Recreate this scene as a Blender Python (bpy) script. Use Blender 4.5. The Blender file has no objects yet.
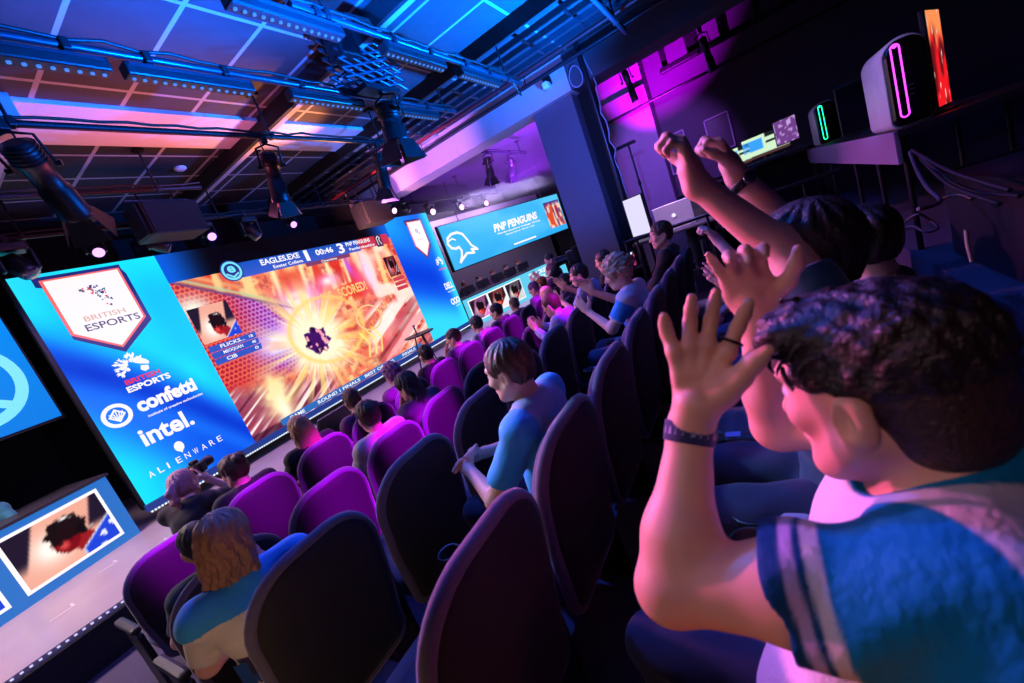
import bpy, bmesh, math, random
import numpy as np
from mathutils import Vector, Matrix, noise as mnoise
random.seed(7)
rng = np.random.default_rng(7)
SC = bpy.context.scene
COL = SC.collection
PI = math.pi
EYE = 1.9                                   # camera height above the lowest floor

# ------------------------------------------------------------------ camera
YAW, PITCH, ROLL, FPX = math.radians(33.761), math.radians(-11.176), math.radians(-21.105), 419.22
_f = np.array([math.cos(YAW)*math.cos(PITCH), math.sin(YAW)*math.cos(PITCH), math.sin(PITCH)])
_r0 = np.array([math.sin(YAW), -math.cos(YAW), 0.0]); _u0 = np.cross(_r0, _f)
_r = math.cos(ROLL)*_r0 + math.sin(ROLL)*_u0
_u = -math.sin(ROLL)*_r0 + math.cos(ROLL)*_u0
def at(px, py, x=None, y=None, z=None, d=None):
    """the point of the hall seen at a photograph pixel, at a known world x, y, z or distance"""
    v = (px-512)/FPX*_r - (py-341.5)/FPX*_u + _f
    if x is not None: k = x/v[0]
    elif y is not None: k = y/v[1]
    elif z is not None: k = (z-EYE)/v[2]
    else: k = d/np.linalg.norm(v)
    return np.array([v[0]*k, v[1]*k, v[2]*k+EYE])
cd = bpy.data.cameras.new('camera'); cam = bpy.data.objects.new('camera', cd); COL.objects.link(cam)
cam.matrix_world = Matrix(((_r[0], _u[0], -_f[0], 0), (_r[1], _u[1], -_f[1], 0), (_r[2], _u[2], -_f[2], EYE), (0, 0, 0, 1)))
cd.sensor_width = 36; cd.lens = FPX/1024*36; cd.clip_start = 0.02
cd.dof.use_dof = True; cd.dof.focus_distance = 4.2; cd.dof.aperture_fstop = 3.5
SC.camera = cam
SC.view_settings.view_transform = 'Standard'; SC.view_settings.look = 'None'
SC.view_settings.gamma = 1.0; SC.view_settings.exposure = 0.0; SC.view_settings.use_curve_mapping = False
SC.cycles.use_denoising = True
SC.cycles.max_bounces = 5; SC.cycles.sample_clamp_indirect = 4.0

# ------------------------------------------------------------------ colours and materials
def lin(c):
    c = np.asarray(c, float)
    if c.max() > 1.0: c = c/255.0
    return np.where(c <= .04045, c/12.92, ((c+.055)/1.055)**2.4)
def L4(c): v = lin(c); return (float(v[0]), float(v[1]), float(v[2]), 1.0)
MATS = {}
def mat(name, c, rough=.6, metal=0.0, var=.12, scale=14.0, bump=0.0, bscale=120.0, sheen=0.0, spec=.5, sss=0.0, emit=None, estr=1.0, coat=0.0):
    if name in MATS: return MATS[name]
    m = bpy.data.materials.new(name); m.use_nodes = True; MATS[name] = m
    nt = m.node_tree; N = nt.nodes; Lk = nt.links; b = N['Principled BSDF']
    b.inputs['Roughness'].default_value = rough; b.inputs['Metallic'].default_value = metal
    b.inputs['Specular IOR Level'].default_value = spec
    if sheen: b.inputs['Sheen Weight'].default_value = sheen; b.inputs['Sheen Roughness'].default_value = .4
    if sss:
        b.inputs['Subsurface Weight'].default_value = sss; b.inputs['Subsurface Radius'].default_value = (.012, .005, .003); b.inputs['Subsurface Scale'].default_value = 1.0
    if coat: b.inputs['Coat Weight'].default_value = coat
    col = L4(c)
    tc = N.new('ShaderNodeTexCoord')
    nz = N.new('ShaderNodeTexNoise'); nz.inputs['Scale'].default_value = scale; nz.inputs['Detail'].default_value = 3
    Lk.new(tc.outputs['Object'], nz.inputs['Vector'])
    mx = N.new('ShaderNodeMix'); mx.data_type = 'RGBA'
    Lk.new(nz.outputs['Fac'], mx.inputs['Factor'])
    mx.inputs[6].default_value = tuple(max(0, v*(1-var)) for v in col[:3])+(1,)
    mx.inputs[7].default_value = tuple(min(1, v*(1+var)) for v in col[:3])+(1,)
    Lk.new(mx.outputs[2], b.inputs['Base Color'])
    if bump:
        n2 = N.new('ShaderNodeTexNoise'); n2.inputs['Scale'].default_value = bscale; n2.inputs['Detail'].default_value = 2
        Lk.new(tc.outputs['Object'], n2.inputs['Vector'])
        bp = N.new('ShaderNodeBump'); bp.inputs['Strength'].default_value = bump; bp.inputs['Distance'].default_value = .01
        Lk.new(n2.outputs['Fac'], bp.inputs['Height']); Lk.new(bp.outputs['Normal'], b.inputs['Normal'])
    if emit is not None:
        b.inputs['Emission Color'].default_value = L4(emit); b.inputs['Emission Strength'].default_value = estr
    return m
def glow(name, c, s=1.0, sample=True):
    if name in MATS: return MATS[name]
    m = bpy.data.materials.new(name); m.use_nodes = True; MATS[name] = m
    nt = m.node_tree; b = nt.nodes['Principled BSDF']
    b.inputs['Base Color'].default_value = (.01, .01, .01, 1); b.inputs['Roughness'].default_value = .5
    b.inputs['Emission Color'].default_value = L4(c); b.inputs['Emission Strength'].default_value = s
    if not sample: m.cycles.emission_sampling = 'NONE'
    return m
def screen_mat(s=1.12, name='lit_screen_picture'):
    if name in MATS: return MATS[name]
    m = bpy.data.materials.new(name); m.use_nodes = True; MATS[name] = m
    nt = m.node_tree; b = nt.nodes['Principled BSDF']
    b.inputs['Base Color'].default_value = (.005, .005, .005, 1); b.inputs['Roughness'].default_value = .9; b.inputs['Specular IOR Level'].default_value = 0.0
    a = nt.nodes.new('ShaderNodeAttribute'); a.attribute_name = 'picture'
    nt.links.new(a.outputs['Color'], b.inputs['Emission Color']); b.inputs['Emission Strength'].default_value = s
    return m

# ------------------------------------------------------------------ mesh builder
def V(*a): return np.array(a[0] if len(a) == 1 else a, float)
def nrm(v): v = np.asarray(v, float); return v/max(1e-9, np.linalg.norm(v))
def frame(d, hint=None):
    d = nrm(d); h = V(0, 0, 1) if hint is None else nrm(hint)
    if abs(d@h) > .98: h = V(1, 0, 0) if abs(d[0]) < .9 else V(0, 1, 0)
    a = nrm(np.cross(h, d)); b = np.cross(d, a); return a, b, d
class MB:
    def __init__(s): s.v = []; s.f = []; s.m = []; s.cur = 0; s.flat = []; s.smooth = False
    def add(s, vs, fs, sm=None):
        o = len(s.v); s.v += [tuple(map(float, p)) for p in vs]
        for f in fs: s.f.append(tuple(i+o for i in f)); s.m.append(s.cur); s.flat.append(s.smooth if sm is None else sm)
        return s
    def box(s, c, size, ax=None, bev=0.0):
        c = V(c); h = V(size)/2
        A = np.eye(3) if ax is None else np.array(ax, float)
        if bev <= 0:
            vs = [c + (A.T@(h*V(i, j, k))) for i in (-1, 1) for j in (-1, 1) for k in (-1, 1)]
            return s.add(vs, [(0, 1, 3, 2), (4, 6, 7, 5), (0, 4, 5, 1), (2, 3, 7, 6), (0, 2, 6, 4), (1, 5, 7, 3)], False)
        b = min(bev, .49*min(size)); bm = bmesh.new(); bmesh.ops.create_cube(bm, size=1)
        for q in bm.verts: q.co = Vector((q.co.x*size[0], q.co.y*size[1], q.co.z*size[2]))
        bmesh.ops.bevel(bm, geom=bm.edges[:], offset=b, segments=2, affect='EDGES', profile=.5)
        bm.verts.index_update(); vs = [c + A.T@V(*q.co) for q in bm.verts]; fs = [[q.index for q in f.verts] for f in bm.faces]; bm.free()
        return s.add(vs, fs, False)
    def ring(s, c, a, b, r, n, r2=None):
        r2 = r if r2 is None else r2
        return [V(c)+a*r*math.cos(2*PI*i/n)+b*r2*math.sin(2*PI*i/n) for i in range(n)]
    def loft(s, rings, cap=True, sm=True, closed=False):
        n = len(rings[0]); vs = [p for r in rings for p in r]; fs = []
        m = len(rings)
        for k in range(m if closed else m-1):
            k2 = (k+1) % m
            for i in range(n): j = (i+1) % n; fs.append((k*n+i, k*n+j, k2*n+j, k2*n+i))
        s.add(vs, fs, sm)
        if cap and not closed:
            s.add(rings[0], [tuple(range(n))[::-1]], False); s.add(rings[-1], [tuple(range(n))], False)
        return s
    def cyl(s, p0, p1, r0, r1=None, n=12, cap=True):
        r1 = r0 if r1 is None else r1; a, b, d = frame(V(p1)-V(p0))
        return s.loft([s.ring(p0, a, b, r0, n), s.ring(p1, a, b, r1, n)], cap)
    def tube(s, pts, r, n=8, closed=False):
        pts = [V(p) for p in pts]; rs = []; m = len(pts); a = None
        for k in range(m):
            d = (pts[(k+1) % m]-pts[k-1]) if closed or 0 < k < m-1 else (pts[1]-pts[0] if k == 0 else pts[-1]-pts[-2])
            d = nrm(d)
            if a is None: a, b, _ = frame(d)
            else: a = nrm(a - d*(a@d)); b = np.cross(d, a)
            rr = r[k] if hasattr(r, '__len__') else r
            rs.append(s.ring(pts[k], a, b, rr, n))
        return s.loft(rs, True, True, closed)
    def lathe(s, p, d, prof, n=20):
        a, b, d = frame(d); rs = [s.ring(V(p)+d*h, a, b, max(r, 1e-4), n) for h, r in prof]
        return s.loft(rs, True)
    def prism(s, poly, p0, ex, ey, en, t):
        p0 = V(p0); ex, ey, en = V(ex), V(ey), V(en); n = len(poly)
        A = [p0+ex*x+ey*y for x, y in poly]; B = [q+en*t for q in A]
        s.add(A+B, [tuple(range(n))[::-1], tuple(range(n, 2*n))]+[(i, (i+1) % n, n+(i+1) % n, n+i) for i in range(n)], False); return s
    def sphere(s, c, r, nu=14, nv=9, A=None):
        c = V(c); r = V(r, r, r) if not hasattr(r, '__len__') else V(r); A = np.eye(3) if A is None else np.array(A)
        rs = []
        for j in range(nv+1):
            t = PI*j/nv; t = min(max(t, .02), PI-.02)
            rs.append([c + A.T@(r*V(math.sin(t)*math.cos(2*PI*i/nu), math.sin(t)*math.sin(2*PI*i/nu), math.cos(t))) for i in range(nu)])
        return s.loft(rs, True)
    def build(s, name, mats, parent=None, off=None):
        me = bpy.data.meshes.new(name)
        o3 = V(0, 0, 0) if off is None else V(off)
        me.from_pydata([tuple(V(p)-o3) for p in s.v] if off is not None else s.v, [], s.f)
        mats = mats if isinstance(mats, (list, tuple)) else [mats]
        for m in mats: me.materials.append(m)
        me.polygons.foreach_set('material_index', np.array(s.m, np.int32) if len(mats) > 1 else np.zeros(len(s.f), np.int32))
        me.polygons.foreach_set('use_smooth', np.array(s.flat, bool))
        bm = bmesh.new(); bm.from_mesh(me); bmesh.ops.recalc_face_normals(bm, faces=bm.faces[:]); bm.to_mesh(me); bm.free()
        return link(name, me, parent)
def link(name, me, parent=None):
    o = bpy.data.objects.new(name, me); COL.objects.link(o)
    if parent is not None: o.parent = parent
    return o
def tag(o, label, cat, group=None, kind=None):
    o['label'] = label
    if cat: o['category'] = cat
    if group: o['group'] = group
    if kind: o['kind'] = kind
    return o
def thing(name, label, cat, loc=(0, 0, 0), rz=0.0, group=None):
    o = bpy.data.objects.new(name, None); COL.objects.link(o); o.empty_display_size = .1
    o.location = tuple(map(float, loc)); o.rotation_euler = (0, 0, rz)
    return tag(o, label, cat, group)
def struct(name, mb, m):
    o = mb.build(name, m); o['kind'] = 'structure'; return o
def dup(root, loc, rz, label, group=None):
    r = root.copy(); COL.objects.link(r); r.location = tuple(map(float, loc)); r.rotation_euler = (0, 0, rz); r['label'] = label
    if group: r['group'] = group
    for ch in list(root.children):
        c = ch.copy(); COL.objects.link(c); c.parent = r
        for g in list(ch.children):
            d = g.copy(); COL.objects.link(d); d.parent = c
    return r

# ------------------------------------------------------------------ smooth solids: blended distance field + surface nets
class Solid:
    def __init__(s): s.p = []
    def cap(s, a, b, ra, rb=None, k=.02, op='+', cut=None): s.p.append(('c', V(a), V(b), float(ra), float(ra if rb is None else rb), k, op, cut)); return s
    def chain(s, pts, rs, k=.012):
        for i in range(len(pts)-1): s.cap(pts[i], pts[i+1], rs[i], rs[i+1], k)
        return s
    def ell(s, c, r, A=None, k=.02, op='+', cut=None): s.p.append(('e', V(c), V(r), np.eye(3) if A is None else np.array(A, float), 0, k, op, cut)); return s
    def mesh(s, vox, disp=None, pad=.03):
        lo = V(1e9, 1e9, 1e9); hi = -lo; bb = []
        for p in s.p:
            if p[0] == 'c':
                l = np.minimum(p[1]-p[3], p[2]-p[4]); h = np.maximum(p[1]+p[3], p[2]+p[4])
            else:
                R = max(p[2]); l = p[1]-R; h = p[1]+R
                ext = np.sqrt(((p[3].T*p[2])**2).sum(1)); l = p[1]-ext; h = p[1]+ext
            bb.append((l, h))
            if p[6] == '+': lo = np.minimum(lo, l); hi = np.maximum(hi, h)
        lo = lo-pad; hi = hi+pad
        n = np.ceil((hi-lo)/vox).astype(int)+1
        F = np.full(n, 1.0, np.float32)
        ax = [(lo[i]+np.arange(n[i])*vox).astype(np.float32) for i in range(3)]
        for p, (l, h) in zip(s.p, bb):
            k = p[5]; m = max(.02, 1.5*k)+2*vox
            i0 = np.clip(np.floor((l-m-lo)/vox).astype(int), 0, n-1); i1 = np.clip(np.ceil((h+m-lo)/vox).astype(int)+1, 1, n)
            if (i1 <= i0).any(): continue
            X = ax[0][i0[0]:i1[0]][:, None, None]; Y = ax[1][i0[1]:i1[1]][None, :, None]; Z = ax[2][i0[2]:i1[2]][None, None, :]
            if p[0] == 'c':
                a, b = p[1], p[2]; d = b-a; L = max(float(d@d), 1e-9)
                px, py, pz = X-a[0], Y-a[1], Z-a[2]
                t = np.clip((px*d[0]+py*d[1]+pz*d[2])/L, 0, 1)
                D = np.sqrt((px-t*d[0])**2+(py-t*d[1])**2+(pz-t*d[2])**2)-(p[3]+(p[4]-p[3])*t)
            else:
                c, r, A = p[1], p[2], p[3]; px, py, pz = X-c[0], Y-c[1], Z-c[2]
                q = [(A[i, 0]*px+A[i, 1]*py+A[i, 2]*pz) for i in range(3)]
                k0 = np.sqrt((q[0]/r[0])**2+(q[1]/r[1])**2+(q[2]/r[2])**2)
                k1 = np.sqrt((q[0]/r[0]**2)**2+(q[1]/r[1]**2)**2+(q[2]/r[2]**2)**2)
                D = k0*(k0-1)/np.maximum(k1, 1e-6)
                D = np.where(k0 < .05, -min(r), D)
            if p[7] is not None:
                for cp, cn in p[7]:
                    cn = nrm(cn); D = np.maximum(D, (X-cp[0])*cn[0]+(Y-cp[1])*cn[1]+(Z-cp[2])*cn[2])
            D = D.astype(np.float32); S = F[i0[0]:i1[0], i0[1]:i1[1], i0[2]:i1[2]]
            if p[6] == '+':
                hh = np.maximum(k-np.abs(S-D), 0)/k; F[i0[0]:i1[0], i0[1]:i1[1], i0[2]:i1[2]] = np.minimum(S, D)-hh*hh*k*.25
            else:
                D = -D; hh = np.maximum(k-np.abs(S-D), 0)/k; F[i0[0]:i1[0], i0[1]:i1[1], i0[2]:i1[2]] = np.maximum(S, D)+hh*hh*k*.25
        if disp is not None: F = F+disp(ax[0][:, None, None], ax[1][None, :, None], ax[2][None, None, :]).astype(np.float32)
        F[0] = 1; F[-1] = 1; F[:, 0] = 1; F[:, -1] = 1; F[:, :, 0] = 1; F[:, :, -1] = 1
        return nets(F, lo, vox)
def nets(F, lo, vox):
    S = F < 0; n = F.shape; c = np.zeros([k-1 for k in n], np.int8)
    for i in (0, 1):
        for j in (0, 1):
            for k in (0, 1): c += S[i:n[0]-1+i, j:n[1]-1+j, k:n[2]-1+k]
    act = (c > 0) & (c < 8); I, J, K = np.nonzero(act); idx = np.full(act.shape, -1, np.int64); idx[I, J, K] = np.arange(len(I))
    acc = np.zeros((len(I), 3)); cnt = np.zeros(len(I))
    E = []
    for a in ((0, 0, 0), (0, 0, 1), (0, 1, 0), (0, 1, 1), (1, 0, 0), (1, 0, 1), (1, 1, 0), (1, 1, 1)):
        for d in range(3):
            if a[d] == 0: b = list(a); b[d] = 1; E.append((a, tuple(b)))
    for a, b in E:
        fa = F[I+a[0], J+a[1], K+a[2]]; fb = F[I+b[0], J+b[1], K+b[2]]; x = (fa < 0) != (fb < 0)
        t = np.where(x, fa/np.where(x, fa-fb, 1), 0)
        for d in range(3): acc[:, d] += np.where(x, a[d]+t*(b[d]-a[d]), 0)
        cnt += x
    P = (acc/cnt[:, None]+np.stack([I, J, K], 1))*vox+lo
    Q = []
    for d in range(3):
        sl0 = [slice(None)]*3; sl1 = [slice(None)]*3; sl0[d] = slice(0, -1); sl1[d] = slice(1, None)
        x = S[tuple(sl0)] != S[tuple(sl1)]; ii = np.stack(np.nonzero(x), 1); u, w = (d+1) % 3, (d+2) % 3
        ok = (ii[:, u] > 0) & (ii[:, w] > 0) & (ii[:, u] < n[u]-1) & (ii[:, w] < n[w]-1); ii = ii[ok]
        def at_(du, dw): j = ii.copy(); j[:, u] -= du; j[:, w] -= dw; return idx[j[:, 0], j[:, 1], j[:, 2]]
        q = np.stack([at_(1, 1), at_(0, 1), at_(0, 0), at_(1, 0)], 1)
        inside = S[ii[:, 0], ii[:, 1], ii[:, 2]]; q[~inside] = q[~inside][:, ::-1]; Q.append(q)
    return P, np.concatenate(Q)
def solid_obj(name, sol, vox, mats, parent=None, off=None, disp=None, pick=None, scale=1.0, ns=0):
    P, Q = sol.mesh(vox, disp)
    for _ in range(ns):                                        # light relaxation of the surface
        A = np.zeros_like(P); C = np.zeros(len(P))
        for i in range(4):
            for j in (1, 3):
                np.add.at(A, Q[:, i], P[Q[:, (i+j) % 4]]); np.add.at(C, Q[:, i], 1)
        P = P*.5+.5*A/np.maximum(C, 1)[:, None]
    mats = mats if isinstance(mats, (list, tuple)) else [mats]
    me = bpy.data.meshes.new(name)
    W = P*scale - (V(0, 0, 0) if off is None else V(off))
    me.vertices.add(len(P)); me.vertices.foreach_set('co', W.astype(np.float32).ravel())
    me.loops.add(len(Q)*4); me.loops.foreach_set('vertex_index', Q.astype(np.int32).ravel())
    me.polygons.add(len(Q)); me.polygons.foreach_set('loop_start', np.arange(0, len(Q)*4, 4, dtype=np.int32))
    for m in mats: me.materials.append(m)
    if pick is not None:
        me.polygons.foreach_set('material_index', np.asarray(pick(P[Q].mean(1)), np.int32))
    me.polygons.foreach_set('use_smooth', np.ones(len(Q), bool))
    me.update(calc_edges=True); me.validate()
    return link(name, me, parent)
def wobble(amp, fr, seed=0):
    r = np.random.default_rng(seed); ph = r.uniform(0, 6.28, 9); w = [nrm(r.normal(size=3)) for _ in range(6)]
    def g(X, Y, Z):
        o = 0
        for i, v in enumerate(w): o = o+np.sin(fr*(1+.35*i)*(v[0]*X+v[1]*Y+v[2]*Z)+ph[i]+1.5*np.sin(fr*.6*(v[1]*X-v[2]*Y+v[0]*Z)+ph[-1]))
        return o*(amp/3)
    return g

def strands(amp, c, A, n=15, seed=0):
    """grooves of combed hair running down round the head"""
    c = V(c); A = np.array(A)
    def g(X, Y, Z):
        q = [A[i, 0]*(X-c[0])+A[i, 1]*(Y-c[1])+A[i, 2]*(Z-c[2]) for i in range(3)]
        a = np.arctan2(q[0], q[1]+.03); rr = np.minimum(1, np.sqrt(q[0]**2+q[1]**2)/.05)
        return amp*rr*(np.sin(n*a+2.2*np.sin(q[2]*38+seed)+seed)+.6*np.sin(2.3*n*a+1.7*np.sin(q[2]*55+2)+1.3*seed)+.5*np.sin(70*q[2]+5*a))
    return g

# ------------------------------------------------------------------ lettering and painted screens
_TXT = {}
def text_shape(t, bold=0.0):
    key = (t, bold)
    if key in _TXT: return _TXT[key]
    cu = bpy.data.curves.new('lettering', 'FONT'); cu.body = t; cu.size = 1; cu.offset = bold; cu.resolution_u = 3
    o = bpy.data.objects.new('lettering', cu); COL.objects.link(o)
    bpy.context.view_layer.update()
    me = bpy.data.meshes.new_from_object(o.evaluated_get(bpy.context.evaluated_depsgraph_get()))
    v = np.array([q.co[:] for q in me.vertices]) if len(me.vertices) else np.zeros((0, 3)); f = [tuple(p.vertices) for p in me.polygons]
    bpy.data.objects.remove(o); bpy.data.curves.remove(cu); bpy.data.meshes.remove(me)
    _TXT[key] = (v, f); return v, f
class Plane:
    """a flat screen: origin p (lower left), ex along, ez up, en towards the viewers"""
    def __init__(s, p, ex, ez=(0, 0, 1)): s.p = V(p); s.ex = nrm(ex); s.ez = nrm(ez); s.en = np.cross(s.ex, s.ez)
    def pt(s, a, b, n=0.0): return s.p+s.ex*a+s.ez*b+s.en*n
def letters(mb, pl, t, x0, x1, z0, z1=None, n=.012, bold=0.0, slant=0.0):
    """text fitted between x0 and x1, from baseline-box bottom z0 (to top z1 when given)"""
    v, f = text_shape(t, bold)
    if not len(v): return mb
    lo, hi = v.min(0), v.max(0); sx = (x1-x0)/(hi[0]-lo[0]); sz = sx if z1 is None else (z1-z0)/(hi[1]-lo[1])
    return mb.add([pl.pt(x0+(q[0]-lo[0])*sx+slant*(q[1]-lo[1])*sz, z0+(q[1]-lo[1])*sz, n) for q in v], f, False)
def flat(mb, pl, poly, n=.006):
    return mb.add([pl.pt(a, b, n) for a, b in poly], [tuple(range(len(poly)))], False)
def stroke(mb, pl, pts, w, n=.01, closed=False):
    pts = [V(*p) for p in pts]; m = len(pts)
    for i in range(m if closed else m-1):
        a, b = pts[i], pts[(i+1) % m]; d = nrm(b-a); q = V(-d[1], d[0])*w/2; a = a-d*w*.35; b = b+d*w*.35
        flat(mb, pl, [a-q, b-q, b+q, a+q], n)
    return mb
def disc(mb, pl, c, r, n=.008, r0=0.0, seg=28, rz=None):
    rz = r if rz is None else rz
    A = [(c[0]+r*math.cos(2*PI*i/seg), c[1]+rz*math.sin(2*PI*i/seg)) for i in range(seg)]
    if r0 <= 0: return flat(mb, pl, A, n)
    B = [(c[0]+r0*math.cos(2*PI*i/seg), c[1]+r0*rz/r*math.sin(2*PI*i/seg)) for i in range(seg)]
    return mb.add([pl.pt(a, b, n) for a, b in A+B], [(i, (i+1) % seg, seg+(i+1) % seg, seg+i) for i in range(seg)], False)
def painted(name, pl, x0, x1, z0, z1, nx, nz, fn, parent=None, off=None, n=.004, m=None):
    """a lit picture: a fine grid of the screen's own pixels, colours (sRGB 0..1) from fn(u, v)"""
    u, v = np.meshgrid(np.linspace(0, 1, nx+1), np.linspace(0, 1, nz+1)); u = u.ravel(); v = v.ravel()
    P = pl.p[None]+pl.ex[None]*(x0+(x1-x0)*u)[:, None]+pl.ez[None]*(z0+(z1-z0)*v)[:, None]+pl.en[None]*n
    i = np.arange(nx)[None, :]+np.arange(nz)[:, None]*(nx+1); i = i.ravel()
    Q = np.stack([i, i+1, i+nx+2, i+nx+1], 1)
    me = bpy.data.meshes.new(name); me.from_pydata((P-(V(0, 0, 0) if off is None else V(off))).tolist(), [], Q.tolist())
    c = np.clip(fn(u, v), 0, 1); c = np.where(c <= .04045, c/12.92, ((c+.055)/1.055)**2.4)
    a = me.color_attributes.new('picture', 'FLOAT_COLOR', 'POINT')
    a.data.foreach_set('color', np.concatenate([c, np.ones((len(c), 1))], 1).astype(np.float32).ravel())
    me.materials.append(m or screen_mat())
    return link(name, me, parent)
def sm(a, b, x): t = np.clip((x-a)/(b-a), 0, 1); return t*t*(3-2*t)
def lay(base, col, a): return base*(1-a[:, None])+np.asarray(col, float)[None]*a[:, None]
def vnoise(u, v, s, seed=0):
    r = np.random.default_rng(seed); G = r.random((64, 64)); x = u*s; y = v*s
    i = np.floor(x).astype(int); j = np.floor(y).astype(int); fx = x-i; fy = y-j; fx = fx*fx*(3-2*fx); fy = fy*fy*(3-2*fy)
    g = lambda a, b: G[a % 64, b % 64]
    return (g(i, j)*(1-fx)+g(i+1, j)*fx)*(1-fy)+(g(i, j+1)*(1-fx)+g(i+1, j+1)*fx)*fy
# ================================================================== the hall
def grid_mat(name, c, cl, sx, sy, ox, oy, w=.03, rough=.8):
    m = mat(name, c, rough, var=.2, scale=9); nt = m.node_tree; N = nt.nodes; Lk = nt.links; b = N['Principled BSDF']
    old = b.inputs['Base Color'].links[0].from_socket
    tc = N.new('ShaderNodeTexCoord'); sp = N.new('ShaderNodeSeparateXYZ'); Lk.new(tc.outputs['Object'], sp.inputs[0])
    def line(sock, s, o):
        a = N.new('ShaderNodeMath'); a.operation = 'SUBTRACT'; Lk.new(sock, a.inputs[0]); a.inputs[1].default_value = o
        p = N.new('ShaderNodeMath'); p.operation = 'PINGPONG'; Lk.new(a.outputs[0], p.inputs[0]); p.inputs[1].default_value = s/2
        l = N.new('ShaderNodeMath'); l.operation = 'LESS_THAN'; Lk.new(p.outputs[0], l.inputs[0]); l.inputs[1].default_value = w/2
        return l.outputs[0]
    mxm = N.new('ShaderNodeMath'); mxm.operation = 'MAXIMUM'
    Lk.new(line(sp.outputs[0], sx, ox), mxm.inputs[0]); Lk.new(line(sp.outputs[1], sy, oy), mxm.inputs[1])
    mx = N.new('ShaderNodeMix'); mx.data_type = 'RGBA'; Lk.new(mxm.outputs[0], mx.inputs['Factor']); Lk.new(old, mx.inputs[6]); mx.inputs[7].default_value = L4(cl)
    Lk.new(mx.outputs[2], b.inputs['Base Color']); return m

carpet = mat('dark_carpet', (66, 62, 78), .95, var=.25, scale=40, bump=.3, bscale=260)
vinyl = mat('stage_vinyl', (150, 140, 146), .34, var=.22, scale=2.2)
black_paint = mat('black_paint', (16, 15, 19), .7, var=.2)
black_cloth = mat('black_drape', (13, 12, 16), .95, var=.3, scale=3)
step_paint = mat('tier_front_paint', (30, 29, 36), .8)
struct('floor', MB().box((5, 3.9, -.05), (22, 2.6, .1)), carpet)
for nm, y0, y1, z, x1 in (('floor_lower', 1.87, 2.75, .05, 6.7), ('floor_middle', 1.02, 1.87, .21, 6.7), ('floor_upper', .2, 1.02, .31, 5.12), ('floor_top', -.75, .2, .38, 5.12), ('floor_rear', -4.5, -.75, .98, 13)):
    struct(nm, MB().box(((x1-2.7)/2, (y0+y1)/2, z/2-.1), (x1+2.7, y1-y0, z+.2)), carpet)
struct('floor_side', MB().box((10.6, .13, .12), (10.96, 1.76, .64)), carpet)
struct('floor_side_far', MB().box((11.4, 1.88, .12), (9.36, 1.74, .64)), carpet)
st = struct('floor_stage', MB().box((5, 7.4, .17), (22, 4.7, .42)), vinyl)
fr = MB().box((5, 5.035, .15), (22, .03, .36)); o = fr.build('stage_front', black_paint, st)
dots = MB()
for k in range(300): dots.box((-5+k*.05, 5.028, .368), (.018, .02, .010))
dots.build('edge_light_strip', glow('edge_led', (205, 200, 255), 1.1, False), st)
marks = MB()
for x, y in ((.35, 5.75), (.8, 6.3), (1.15, 5.9), (2.4, 6.1), (-.1, 6.0)):
    marks.box((x, y, .3815), (.16, .018, .002)); marks.box((x+.08, y+.06, .3815), (.018, .13, .002))
marks.build('marking_tape', mat('white_tape', (200, 196, 190), .6), st)

tile_small = grid_mat('ceiling_tile', (34, 31, 35), (150, 142, 146), .6, .6, 2.25, 5.62, .035)
tile_large = grid_mat('ceiling_tile_large', (54, 53, 60), (150, 150, 156), .6, 1.22, 2.25, 3.12, .035)
plaster = mat('plaster_band', (196, 188, 188), .75, var=.05)
struct('ceiling', MB().box((.55, 7.5, 4.45), (13.1, 4.4, .1)), tile_small)
struct('ceiling_audience', MB().box((.55, .3, 4.45), (13.1, 8.6, .1)), tile_large)
struct('ceiling_band', MB().box((.55, 4.95, 4.44), (13.1, .72, .16)), plaster)
struct('ceiling_side', MB().box((11.9, -.9, 5.65), (8.9, 7.4, .1)), black_paint)
struct('ceiling_stage_right', MB().box((11.9, 6.5, 4.7), (8.9, 7.4, .1)), mat('dark_ceiling', (110, 104, 118), .8, var=.3, scale=2))
# beams running towards the stage
warm_beam = mat('painted_beam', (170, 160, 158), .6, var=.05)
struct('trim_1', MB().box((3.64, 3.2, 4.27), (.13, 9.6, .03)), warm_beam)
struct('trim_6', MB().box((3.56, 3.2, 4.31), (.05, 9.6, .18)), black_paint)  # black web puts the beam's unlit side into the colour
struct('trim_2', MB().box((5.27, 3.2, 4.28), (.09, 9.6, .03)), warm_beam)
struct('trim_7', MB().box((5.21, 3.2, 4.31), (.04, 9.6, .18)), black_paint)  # same here: the shaded face is given as a black strip
struct('trim_3', MB().box((1.42, 6.2, 4.28), (.16, 3.4, .2)), warm_beam)
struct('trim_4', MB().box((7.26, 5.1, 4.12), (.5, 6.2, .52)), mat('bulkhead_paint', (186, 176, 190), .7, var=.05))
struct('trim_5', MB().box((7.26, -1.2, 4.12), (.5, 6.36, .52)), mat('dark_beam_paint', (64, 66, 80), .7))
struct('pillar', MB().box((7.42, 2.41, 2.2), (.56, .7, 4.4)), mat('pillar_paint', (92, 92, 112), .75, var=.1, bump=.1, bscale=60))
# walls
struct('wall_stage', MB().box((5, 9.75, 2.4), (22, .1, 4.9)), black_cloth)
struct('wall_left', MB().box((-6.0, 2, 2.4), (.1, 13, 4.9)), black_cloth)
struct('wall_rear', MB().box((5, -4.5, 2.8), (22, .1, 5.7)), black_cloth)
struct('wall_right', MB().box((10.1, -.9, 2.8), (.1, 7.2, 5.7)), mat('purple_grey_wall', (74, 66, 80), .8, var=.12, scale=5))
struct('wall_recess', MB().box((9.75, 2.0, 2.8), (.6, 1.3, 5.7)), mat('column_paint', (120, 108, 130), .8, var=.1, scale=5))
struct('wall_far', MB().box((16, 3, 2.4), (.1, 11, 4.9)), black_cloth)
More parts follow.
